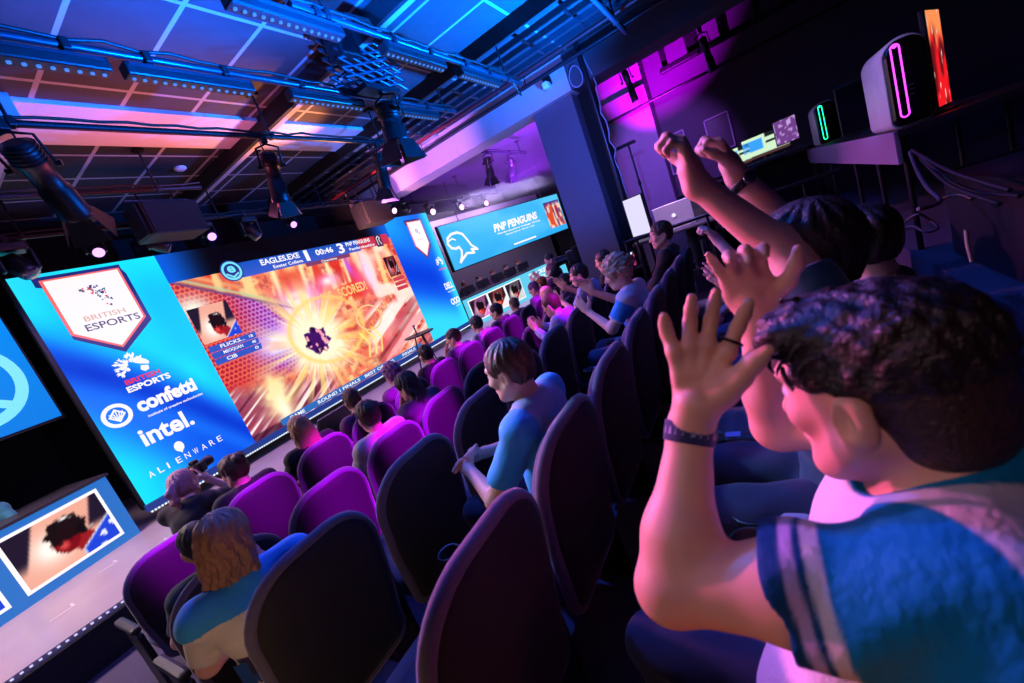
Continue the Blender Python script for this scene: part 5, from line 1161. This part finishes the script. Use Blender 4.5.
# confidence monitor lying at the stage edge
p = at(341, 425, y=5.35); t = thing('stage_monitor', 'flat lavender-lit screen propped at the stage edge below the ticker', 'monitor', (p[0], 5.35, .38), .05)
A_ = np.array([(1, 0, 0), (0, .82, .57), (0, -.57, .82)]); MB().box((0, .08, .24), (.60, .035, .38), A_, bev=.01).build('housing', office, t); MB().box((0, .055, .257), (.56, .004, .34), A_).build('screen', mat('pale_screen', (96, 70, 110), .2), t); MB().box((0, .18, .1), (.3, .03, .2)).build('prop_stand', office, t)
# photographer's camera
q = ph.matrix_basis; cpos = Matrix.Translation(ph.location) @ Matrix.Rotation(-.95, 4, 'Z') @ Vector((0, .32, 1.13))
t = thing('photo_camera', "black photo camera held to the kneeling photographer's face", 'camera', cpos, -.95)
MB().box((0, 0, 0), (.14, .075, .095), bev=.012).build('body', black_metal, t); MB().box((0, 0, .06), (.06, .06, .04), bev=.012).build('viewfinder', black_metal, t); MB().lathe((0, .03, 0), (0, 1, 0), [(0, .036), (.06, .038), (.065, .042), (.13, .044), (.15, .047), (.152, .04), (.14, .03), (.139, .001)], 20).build('lens', black_metal, t)
# broadcast camera by the pillar
t = thing('video_camera', 'large black broadcast video camera on a tripod beside the pillar', 'video camera', (7.75, 3.02, 0), .35); 
MB().box((0, 0, 1.42), (.24, .46, .26), bev=.03).build('camera_body', black_metal, t); MB().lathe((0, .22, 1.42), (0, 1, 0), [(0, .08), (.16, .085), (.2, .1), (.26, .1), (.262, .08), (.25, .001)], 20).build('lens', black_metal, t); MB().box((-.15, -.02, 1.55), (.1, .22, .09), bev=.015).build('viewfinder', black_metal, t); MB().box((0, 0, 1.25), (.14, .16, .08), bev=.02).build('tripod_head', dark_steel, t); MB().tube([(0, -.05, 1.25), (.12, -.35, 1.12), (.16, -.5, 1.08)], .012).build('pan_handle', dark_steel, t)
for k in range(3): a = 2*PI*k/3+.5; MB().cyl((0, 0, 1.22), (.42*math.cos(a), .42*math.sin(a), 0), .022, .016).build('tripod_leg', dark_steel, t)
# railing at the end of the seats
rail_m = mat('railing_steel', (44, 42, 52), .35, metal=.6)
t = thing('railing', 'dark steel railing running past the ends of the seat rows towards the pillar', 'railing', (5.3, .6, .44)); o3 = (5.3, .6, .44)
MB().tube([(5.3, 1.46, 1.52), (5.3, -.7, 1.52)], .020, 10).build('handrail', rail_m, t, o3); MB().tube([(5.3, 1.46, .95), (5.3, -.7, .95)], .012, 8).build('mid_rail', rail_m, t, o3)
for y in (1.44, 1.30, .5, -.4): MB().cyl((5.3, y, .44), (5.3, y, 1.52), .016).build('post', rail_m, t, o3)
# tall pole and light stand right of the pillar
t = thing('truss_pole', 'black vertical pole rising to the ceiling right of the pillar', 'pole', (6.98, 1.72, .44)); o3 = (6.98, 1.72, .44)
MB().cyl((6.98, 1.72, .44), (6.98, 1.72, 4.38), .04).build('tube', rail_m, t, o3); MB().lathe((6.98, 1.72, .44), (0, 0, 1), [(0, .22), (.02, .22), (.03, .05)], 20).build('base_plate', black_metal, t, o3)
rq = random.Random(8)
MB().tube([(7.03+rq.uniform(-.03, .05), 1.66+rq.uniform(-.04, .03), 4.2-k*.14) for k in range(20)], .012, 6).build('cable', mat('grey_cable', (150, 140, 165), .5), t, o3)
struct('wall_drape', MB().box((7.55, 1.93, 2.55), (.3, .22, 4.2)), black_cloth)
p = at(628, 144, x=8.3); t = thing('light_stand', 'thin purple-lit light stand with flat head behind the railing', 'light stand', (p[0], p[1], .44)); o3 = (p[0], p[1], .44)
MB().cyl((p[0], p[1], .6), (p[0], p[1], p[2]), .018).build('pole', rail_m, t, o3); MB().box((p[0], p[1]+.12, p[2]), (.12, .5, .05), bev=.015).build('head', black_metal, t, o3)
for z in (1.5, 2.2): MB().cyl((p[0], p[1], z), (p[0], p[1], z+.08), .028).build('clamp', dark_steel, t, o3)
for k in range(3): a = 2*PI*k/3; MB().cyl((p[0], p[1], .9), (p[0]+.4*math.cos(a), p[1]+.4*math.sin(a), .455), .014).build('leg', rail_m, t, o3)
# the crew table behind the railing
table_m = mat('crew_table', (52, 46, 60), .5)
t = thing('crew_table', 'dark crew table behind the railing holding the silver laptop', 'table', (5.95, .65, .44)); o3 = (5.95, .65, .44)
MB().box((5.95, .65, 1.42), (.7, 1.6, .04), bev=.01).build('table_top', table_m, t, o3)
for sx in (-.3, .3):
    for sy in (-.72, .72): MB().cyl((5.95+sx, .65+sy, .44), (5.95+sx, .65+sy, 1.40), .02).build('leg', rail_m, t, o3)
p = at(674, 221, x=5.72); t = thing('laptop', 'open silver laptop seen from behind with a pale round logo', 'laptop', (5.84, p[1], 1.442), -PI/2+.12); t.scale = (1.2, 1.2, 1.2)
lap = mat('laptop_silver', (224, 214, 232), .45, metal=.1)
MB().box((0, .06, .01), (.37, .25, .018), bev=.006).build('base', lap, t); A_ = np.array([(1, 0, 0), (0, .975, -.22), (0, .22, .975)])
A_ = np.array([(1, 0, 0), (0, .975, .22), (0, -.22, .975)])
MB().box((0, -.09, .145), (.37, .012, .26), A_, bev=.004).build('lid', lap, t)
MB().lathe((0, -.097, .145), (0, -.975, -.22), [(0, .02), (.002, .02), (.0025, .001)], 16).build('lid_logo', glow('logo_pale', (250, 240, 255), 1.0, False), t)
p = at(697, 203, x=6.55); person('crew member with short dark hair facing the silver laptop', (6.55, p[1], .76), rz=PI/2, s=.95, vox=.012, hair='short', hc=hD, top=cBlk, sk=F2, head=(0, 0, 0), lean=-.05)
t = task_chair('dark task chair of the crew member behind the laptop', (6.62, p[1], .74), PI/2)
struct('floor_crew', MB().box((6.8, .2, .59), (1.0, 1.5, .30)), carpet)
p = at(638, 215, x=6.15)
monitor('bright blank lilac-white screen standing behind the railing near the pillar', (6.1, p[1], 1.442), -PI/2-.55, .36, .54, lambda u, v: np.tile(np.array([[.86, .84, .97]]), (len(u), 1)), (4, 4), stand=.04)
p = at(632, 262, x=5.6)
monitor('tiny screen with magenta picture glowing under the railing', (5.6, p[1], p[2]-.08), -PI/2, .14, .20, lambda u, v: lay(lay(np.tile(np.array([[.10, .03, .12]]), (len(u), 1)), (.98, .25, .55), sm(.42, .55, vnoise(u, v, 4, 41))), (.9, .9, 1.0), sm(.75, .9, v)*sm(.3, .5, vnoise(u, v, 3, 42))), (16, 20), stand=.02)
t = thing('equipment_stand', 'small dark stand holding the tiny magenta screen', 'stand', (5.6, p[1], .44)); hh = p[2]-.08-.44
MB().box((0, 0, hh-.012), (.22, .26, .024), bev=.006).build('shelf', black_metal, t); MB().cyl((0, 0, .02), (0, 0, hh-.02), .02).build('pole', dark_steel, t); MB().lathe((0, 0, 0), (0, 0, 1), [(0, .14), (.015, .14), (.025, .03)], 18).build('base', black_metal, t)
# thin frames on the far right wall
for lab, c in (('thin pale empty frame on the far wall, left of the raised fists', [(664, 138), (683, 130), (692, 166), (673, 176)]), ('thin pale empty frame on the far wall, above the watch wrist', [(703, 121), (727, 112), (736, 145), (713, 154)])):
    pts = [at(a, b, x=9.98) for a, b in c]; ys = sorted(p_[1] for p_ in pts); zs_ = sorted(p_[2] for p_ in pts); y0, y1 = (ys[0]+ys[1])/2, (ys[2]+ys[3])/2; z0, z1 = (zs_[0]+zs_[1])/2, (zs_[2]+zs_[3])/2
    t = thing('wall_frame', lab, 'frame', (10.0, (y0+y1)/2, z0)); o3 = (10.0, (y0+y1)/2, z0)
    b = MB()
    for (ya, za, yb_, zb) in ((y0, z0, y1, z0), (y1, z0, y1, z1), (y1, z1, y0, z1), (y0, z1, y0, z0)): b.cyl((10.0, ya, za), (10.0, yb_, zb), .018, n=6)
    b.build('moulding', mat('frame_pale', (170, 150, 180), .5), t, o3); MB().box((10.03, (y0+y1)/2, (z0+z1)/2), (.02, y1-y0, z1-z0)).build('backing', mat('frame_dark', (34, 28, 38), .5), t, o3)
# wall duct and boxes added to break up the magenta light
t = thing('air_duct', 'long dark duct with added light-breaking boxes across the top of the magenta-lit wall', 'duct', (9.3, -.6, 3.7)); o3 = (9.3, -.6, 3.7)
MB().box((9.3, -.6, 3.98), (.12, 3.2, .10), bev=.02).build('duct_body', dark_steel, t, o3)
for k in range(7): MB().box((9.36, -2.1+k*.5, 4.2), (.05, .10+.06*(k%3), .5)).build('bracket', dark_steel, t, o3)  # boxes put in to cast gaps into the wall light
for i, (lab, px, py) in enumerate((('thin dark stage light hanging before the magenta wall, nearer the pillar', 622, 66), ('thin dark stage light hanging before the magenta wall, nearer the computers', 700, 32))):
    p = at(px, py, x=8.4); profile_spot(lab, (8.4, p[1], p[2]), (8.42, p[1]-.05, p[2]-.62), .055, doors=False)
for i, (lab, x, z) in enumerate((('upper lighting pipe before the magenta-lit wall', 8.4, 4.28), ('lower lighting pipe before the magenta-lit wall', 9.0, 3.55))):
    t = thing('lighting_pipe', lab, 'lighting pipe', (x, .3, z)); MB().tube([(0, -2.6, 0), (0, 2.4, 0)], .025, 8).build('pipe', dark_steel, t)
    for y in (-2, 2): MB().cyl((0, y, 0), (0, y, 4.65-z), .01, n=6).build('hanger', dark_steel, t)
# ---- the long desk of computers behind the seats
DZ = 1.75
t = thing('long_desk', 'long desk with pale purple front edge behind the seats carrying tower computers', 'desk', (5.95, -1.15, .98)); o3 = (5.95, -1.15, .98)
MB().box((5.95, -1.15, DZ-.02), (4.7, .76, .04)).build('desk_top', mat('desk_dark_top', (40, 34, 44), .5), t, o3)
MB().box((5.95, -.765, DZ-.10), (4.7, .03, .20), bev=.006).build('front_edge', mat('desk_lilac_edge', (150, 122, 160), .6), t, o3)
for x in (3.65, 4.35, 5.2, 6.6, 8.2):
    for y in (-.80, -1.48): MB().cyl((x, y, .98), (x, y, DZ-.04), .016, n=8).build('leg', rail_m, t, o3)
def tower_pc(label, x, y, ledc, w=.25, h=.52, d=.55):
    t = thing('tower_computer', label, 'computer', (x, y, DZ))         # front faces -x
    def sect(wd, z0, z1, r, n=7):
        P = []
        for cx, cz, a0 in ((wd/2-r, z1-r, 0), (-wd/2+r, z1-r, PI/2), (-wd/2+r*.5, z0+r*.5, PI), (wd/2-r*.5, z0+r*.5, 1.5*PI)):
            q = r if a0 < PI else r*.5
            for k in range(n): a = a0+PI/2*k/(n-1); P.append((cx+q*math.cos(a), cz+q*math.sin(a)))
        return P
    def loop(x_, wd, z0, z1, r): return [V(x_, a, b) for a, b in sect(wd, z0, z1, r)]
    MB().loft([loop(-.0, w*.97, .006, h*.98, .09), loop(.02, w, 0, h, .10), loop(d-.02, w, 0, h, .10), loop(d, w*.95, .01, h*.97, .09)], True, True).build('shell', mat('computer_white_shell', (206, 200, 212), .35), t)
    MB().loft([loop(-.035, w*.80, .03, h*.94, .075), loop(-.02, w*.90, .015, h*.965, .085), loop(.004, w*.93, .010, h*.97, .088)], True, True).build('front_panel', mat('computer_black_front', (12, 12, 15), .25, coat=.3), t)
    pts = []
    for k in range(24):
        a = 2*PI*k/24; pts.append(V(-.038, w*.20+.020*math.cos(a), h*.52+(.19 if math.sin(a) > 0 else -.19)*h/.52+.020*math.sin(a)))
    MB().tube(pts, .0045, 6, True).build('light_loop', glow('loop_'+label[:6], ledc, 3.0, False), t)
    MB().lathe((-.036, w*.20, h*.52+.20*h/.52), (-1, 0, 0), [(0, .011), (.003, .011), (.0035, .001)], 14).build('power_button', glow('loop_'+label[:6], ledc, 3.0, False), t)
    for k in range(3): MB().box((-.037, -w*.02, h*(.34+.05*k)), (.004, .02, .008)).build('port', mat('port_grey', (60, 60, 70), .4), t)
    return t
tower_pc('large white tower computer with glowing purple light loop on the desk end', 3.74, -.885, (214, 60, 235), w=.215)
tower_pc('white tower computer with glowing green light loop farther along the desk', 7.3, -.93, (20, 240, 160))
monitor('dark glossy monitor between the purple-lit and green-lit tower computers', (5.3, -.93, DZ), -PI/2-.35, .34, .44, stand=.04)
monitor('upright monitor with red and orange picture beside the purple-lit computer', (3.95, -1.07, DZ), -PI/2+1.10, .30, .58, lambda u, v: lay(lay(lay(np.tile(np.array([[.42, .07, .10]]), (len(u), 1)), (.92, .10, .14), sm(.35, .6, vnoise(u, v, 5, 51))), (.95, .55, .32), sm(.55, .85, v+.3*(vnoise(u, v, 6, 52)-.5))), (1, .88, .8), sm(.78, .9, vnoise(u*1.6, v, 9, 53))), (24, 40), stand=.03)
# right-hand clutter
t = thing('flight_case', 'big black equipment case in the dark at the right edge', 'equipment case', (2.45, -1.35, .98)); o3 = (2.45, -1.35, .98)
MB().box((2.45, -1.35, 1.23), (1.7, 1.0, .46), bev=.02).build('body', mat('case_black', (20, 20, 27), .5), t, o3)
for sy in (-.85, -1.85): MB().box((2.45, sy, 1.455), (1.72, .03, .03)).build('edge_trim', dark_steel, t, o3)
for sx in (1.6, 3.3): MB().box((sx, -1.35, 1.455), (.03, 1.0, .03)).build('edge_trim', dark_steel, t, o3)
t = thing('side_table', 'dark table with orange glow put into its top colour right of the tower computers', 'table', (3.2, -1.75, .98)); o3 = (3.2, -1.75, .98)
MB().box((3.2, -1.75, 1.66), (.9, .7, .04), bev=.008).build('table_top', mat('orange_glow_top', (110, 74, 44), .45), t, o3)  # brown stands in for orange light on a dark top
for sx in (-.4, .4):
    for sy in (-.3, .3): MB().cyl((3.2+sx, -1.75+sy, .98), (3.2+sx, -1.75+sy, 1.64), .02).build('leg', rail_m, t, o3)
cl = MB(); g = [[V(2.62+.03*math.sin(j*1.3+i), -1.42-.11*i, 1.50+.19*math.sin(j*.4)*.0+j*.034+.01*math.sin(i*2.1+j)) for j in range(7)] for i in range(7)]
cl.add([p_ for r_ in g for p_ in r_]+[p_+V(.012, 0, 0) for r_ in g for p_ in r_], [(i*7+j, i*7+j+1, (i+1)*7+j+1, (i+1)*7+j) for i in range(6) for j in range(6)]+[(49+(i+1)*7+j, 49+(i+1)*7+j+1, 49+i*7+j+1, 49+i*7+j) for i in range(6) for j in range(6)], True)
tag(cl.build('folded_cloth', clothm('rose', (170, 84, 96))), 'dull rose cloth hanging over the black case at the right edge', 'cloth')
def cable(label, pts, r, c):
    P_ = [V(p_) for p_ in pts]; Q_ = []
    for i in range(len(P_)-1):
        a, b = P_[max(i-1, 0)], P_[min(i+2, len(P_)-1)]
        for k in range(5): t_ = k/5; Q_.append(.5*((2*P_[i])+(P_[i+1]-a)*t_+(2*a-5*P_[i]+4*P_[i+1]-b)*t_**2+(3*P_[i]-a-3*P_[i+1]+b)*t_**3))
    Q_.append(P_[-1]); o_ = MB().tube(Q_, r, 7).build('cable', c); return tag(o_, label, 'cable')
wc_ = mat('white_cable', (70, 60, 70), .5); bc_ = mat('black_rubber', (14, 14, 16), .5); oc_ = mat('tan_cable', (96, 68, 52), .5)
cable('pale thick cable dropping from the desk end with the purple-lit computer', [at(910, 152, x=3.4), at(918, 172, x=3.2), at(928, 188, x=3.0), at(940, 200, x=2.85), at(932, 206, x=2.75), at(918, 209, x=2.7)], .010, wc_)
cable('tan cable curling away from the pale thick cable', [at(938, 200, x=2.95), at(950, 196, x=2.9), at(962, 195, x=2.85), at(972, 199, x=2.8)], .008, oc_)
cable('pale tangle of cable below the desk corner', [at(905, 222, x=2.75), at(918, 214, x=2.7), at(930, 220, x=2.72), at(938, 228, x=2.68), at(926, 232, x=2.66), at(912, 226, x=2.7), at(898, 232, x=2.72)], .006, wc_)
for i, (a, b, c) in enumerate((((912, 150), (950, 165), (1010, 190)), ((915, 152), (960, 180), (1020, 196)), ((920, 158), (948, 178), (1000, 204)))):
    cable(('uppermost dark cable stretched from the desk end to the right edge', 'middle dark cable stretched from the desk end to the right edge', 'lowest dark cable stretched from the desk end to the right edge')[i], [at(*a, x=3.4), at(*b, x=2.8)-V(0, 0, .03), at(*c, x=2.3)], .008, mat('dim_cable', (24, 21, 26), .5))
cable('thin yellowish cable hanging down the black case with a round plug', [at(966, 230, x=1.9), at(968, 246, x=1.88), at(972, 262, x=1.86)], .006, mat('yellow_cable', (170, 150, 110), .5))
cable('green cable hanging below the railing past the raised fists', [at(709, 200, x=6.6), at(706, 222, x=6.6), at(702, 240, x=6.6), at(705, 256, x=6.6)], .014, mat('green_cable', (110, 160, 120), .5))
# control-room screens beyond the raised fists
t = thing('control_desk', 'dark control desk carrying two lit monitors beyond the raised fists', 'desk', (8.2, -.12, .44)); o3 = (8.2, -.12, .44)
MB().box((8.2, -.12, 1.82), (.7, 1.5, .05), bev=.01).build('desk_top', table_m, t, o3); MB().box((8.45, -.12, 1.1), (.05, 1.4, 1.3)).build('back_panel', black_metal, t, o3)
for sy in (-.7, .7): MB().box((8.2, -.12+sy, 1.12), (.6, .05, 1.36)).build('side_panel', black_metal, t, o3)
def ui(u, v):
    c = np.tile(np.array([[.80, .92, .78]]), (len(u), 1)); c = lay(c, (.22, .62, .95), ((u < .46) & (v > .35) & (v < .85)).astype(float)); c = lay(c, (.10, .12, .14), ((u > .52) & (v > .55) & (v < .66)).astype(float)); c = lay(c, (.10, .12, .14), ((u > .52) & (v > .80)).astype(float)); c = lay(c, (.30, .20, .20), ((v < .14)).astype(float)); return c
p = at(766, 147, x=8.1); monitor('lit white monitor with blue window beyond the raised fists', (8.1, p[1], 1.845), -PI/2, .62, .34, ui, (30, 18), stand=.04)
p = at(739, 157, x=8.1); monitor('lit pale monitor half hidden by the watch wrist', (8.1, p[1], 1.845), -PI/2, .34, .30, ui, (20, 16), stand=.03)
p = at(784, 131, x=8.1); monitor('small purple speckled screen right of the white monitor', (8.08, p[1]-.02, 1.845), -PI/2, .30, .36, lambda u, v: lay(np.tile(np.array([[.42, .24, .52]]), (len(u), 1)), (.75, .6, .85), sm(.62, .75, vnoise(u, v, 8, 61))), (16, 16), stand=.10)
person('crew member with orange-lit cap standing behind the control desk monitors', (8.95, -.30, .44), rz=PI/2, s=.98, vox=.014, stand=True, hair='short', hc=hG, top=cBlk, legs=cBlk, sk=F4)
# twin cup holders between the first two seats of the cheering man's row
t = thing('cup_holder_console', "black twin cup holder with pale pads beside the cheering man's raised arm", 'cup holder', (1.05, .12, .38)); o3 = (1.05, .12, .38)
MB().box((1.05, .12, .66), (.05, .16, .56), bev=.012).build('stem', seat_plastic, t, o3)
for x in (.99, 1.11):
    MB().lathe((x, .19, .885), (0, 0, 1), [(0, .040), (.0, .044), (.10, .053), (.106, .058), (.112, .054), (.106, .049), (.012, .040), (.010, .001)], 22).build('cup_holder', seat_plastic, t, o3)
    MB().box((x, .085, .985), (.075, .075, .03), bev=.012).build('arm_pad', mat('arm_pad', (150, 140, 178), .7), t, o3)
MB().box((1.05, .135, .978), (.03, .04, .003)).build('number_plate', mat('seat_number_plate', (120, 150, 215), .4), t, o3)
for ch in list(SEATS['z', 0].children):
    if ch.name.startswith('armrest'):
        for g_ in list(ch.children): bpy.data.objects.remove(g_)
# ================================================================== light
def spot(name, p, to, col, W, ang=50, blend=.5, r=.06):
    l = bpy.data.lights.new(name, 'SPOT'); l.energy = W; l.color = tuple(lin(col)); l.spot_size = math.radians(ang); l.spot_blend = blend; l.shadow_soft_size = r
    o = bpy.data.objects.new(name, l); COL.objects.link(o); o.location = p
    o.rotation_euler = Vector(V(to)-V(p)).to_track_quat('-Z', 'Y').to_euler(); return o
def area(name, p, to, col, W, sx, sy):
    l = bpy.data.lights.new(name, 'AREA'); l.energy = W; l.color = tuple(lin(col)); l.shape = 'RECTANGLE'; l.size = sx; l.size_y = sy
    o = bpy.data.objects.new(name, l); COL.objects.link(o); o.location = p
    o.rotation_euler = Vector(V(to)-V(p)).to_track_quat('-Z', 'Y').to_euler(); return o
w = bpy.data.worlds.new('hall_dark'); SC.world = w; w.use_nodes = True; w.node_tree.nodes['Background'].inputs[0].default_value = (.02, .015, .04, 1); w.node_tree.nodes['Background'].inputs[1].default_value = .25
# blue uplight on the ceiling above the audience
spot('blue_uplight', (5.2, 1.0, 2.9), (4.9, 1.7, 4.4), (0, 110, 255), 4200, 140, .9)
spot('blue_uplight', (2.6, 1.6, 3.1), (2.3, 1.8, 4.4), (0, 100, 255), 4600, 140, .9)
spot('blue_pillar', (4.4, 1.2, 3.3), (7.2, 2.3, 3.0), (90, 110, 255), 560, 60, .8)
# magenta beams from behind picking out single seat backs of the front rows
for x, y, z, k in ((1.30, 3.35, .92, .8), (1.95, 3.35, .93, 1.0), (.76, 3.35, .97, .8), (1.28, 2.33, .90, .9), (2.24, 2.33, .95, .8), (1.9, 2.5, .85, .9), (2.85, 3.35, .95, .7), (3.55, 3.35, .9, 1.0), (4.2, 3.35, .95, 1.0), (4.8, 3.35, .9, .9), (5.4, 3.35, .9, .8), (3.42, 2.33, .82, .6), (3.95, 2.33, .82, .4), (6.5, 3.4, .95, .8)):
    spot('magenta_beam', (x-.5, y-3.4, 4.1), (x, y, z), (205, 0, 255), 9000*k, 7, 1.0)
# magenta on the far right wall
spot('magenta_wall', (8.1, 1.3, 2.6), (10, 1.1, 4.9), (210, 0, 255), 2600, 66, 1.0, .02)
spot('violet_column', (7.4, .9, 3.4), (9.6, 1.3, 2.6), (160, 90, 240), 380, 60, .6)
spot('violet_bulkhead', (3.6, 4.4, 2.4), (7.0, 4.9, 4.05), (205, 120, 255), 1500, 40, .8)
spot('pink_bulkhead', (5.2, 5.6, 3.0), (7.0, 6.4, 4.1), (255, 150, 150), 500, 60, .8)
spot('violet_haze_ceiling', (9.2, 3.9, 2.9), (10.2, 5.0, 4.6), (150, 50, 255), 2000, 120, .8)
# front-of-stage pink key reaching the cheering man
spot('pink_key', (1.9, 5.75, 3.5), (.62, 0, 1.5), (255, 110, 190), 1800, 18, .7, .12)
spot('pink_key', (3.4, 6.05, 3.6), (1.7, .2, 1.6), (255, 120, 200), 1100, 26, .6, .12)
spot('pink_seats', (5.0, 6.05, 3.6), (4.4, 1.2, 1.2), (240, 120, 220), 1100, 34, .7, .12)
area('pink_ceiling', (2.6, 4.6, 3.3), (2.6, 4.8, 4.4), (255, 80, 110), 16, 1.6, .3)
spot('orange_beam', (5.0, 4.6, 3.2), (3.6, 4.6, 4.3), (255, 150, 90), 520, 60, .8)
# blue top light on the rows nearest the camera
spot('blue_rim', (2.2, 2.9, 4.0), (1.6, .6, 1.2), (60, 100, 255), 440, 70, .7)
# stage wash
area('stage_wash', (4.0, 5.9, 3.2), (4.0, 6.1, .4), (210, 150, 255), 170, 7, .3)
area('stage_wash', (-.3, 6.0, 3.2), (-.3, 6.0, .4), (255, 215, 205), 170, 2, .4)
area('players_wash', (11.0, 5.6, 3.7), (11.4, 6.8, 1.2), (200, 180, 255), 260, 3, .4)
# warm step light beside the aisle
area('warm_step_light', (.0, -.15, .75), (.5, .3, 1.3), (255, 140, 60), 1.3, .2, .2)
# added fill spot for the man's arm, no lamp of the hall
spot('added_arm_fill', (-1.3, .35, 3.1), (.56, .08, 1.5), (240, 190, 205), 55, 22, .8, .3)
spot('blue_floor', (.4, 2.6, 4.0), (-.1, 4.3, 0), (110, 110, 255), 260, 60, .8)
spot('added_laptop_fill', (5.0, 1.2, 3.6), (5.9, .6, 1.5), (225, 180, 255), 700, 36, .8)  # extra spot put in to brighten the laptop lid
# haze hanging over the right of the stage
hz = bpy.data.materials.new('stage_haze'); hz.use_nodes = True; n_ = hz.node_tree; n_.nodes.clear(); ov = n_.nodes.new('ShaderNodeOutputMaterial'); vs_ = n_.nodes.new('ShaderNodeVolumeScatter'); vs_.inputs['Density'].default_value = .06; vs_.inputs['Anisotropy'].default_value = .3; n_.links.new(vs_.outputs[0], ov.inputs['Volume'])
o = MB().box((11.0, 5.9, 4.0), (6.4, 4.6, 1.24)).build('haze', hz); tag(o, 'thin violet haze under the ceiling over the right of the stage', 'haze', None, 'stuff')
area('players_wash', (11.2, 7.6, 3.9), (11.5, 8.4, 1.2), (215, 185, 240), 150, 4, .3)  # second wash, added behind the banner screen to lift wall and players
area('warm_aisle_light', (-.25, 1.05, .95), (.5, 1.6, .95), (255, 205, 170), 2.0, .15, .15)
spot('added_boy_fill', (.9, 4.6, 4.0), (1.3, .85, 1.25), (150, 205, 255), 900, 11, .8)  # added spot that brightens the boy's shirt
spot('added_lilac_fill', (1.8, 2.0, 4.1), (1.3, .1, 1.85), (215, 150, 255), 260, 22, .8)  # fill added from above for the raised fists
spot('added_pc_fill', (1.6, 1.6, 4.1), (4.0, -.8, 2.05), (200, 160, 255), 420, 11, .8)  # added to lighten the white computer shell
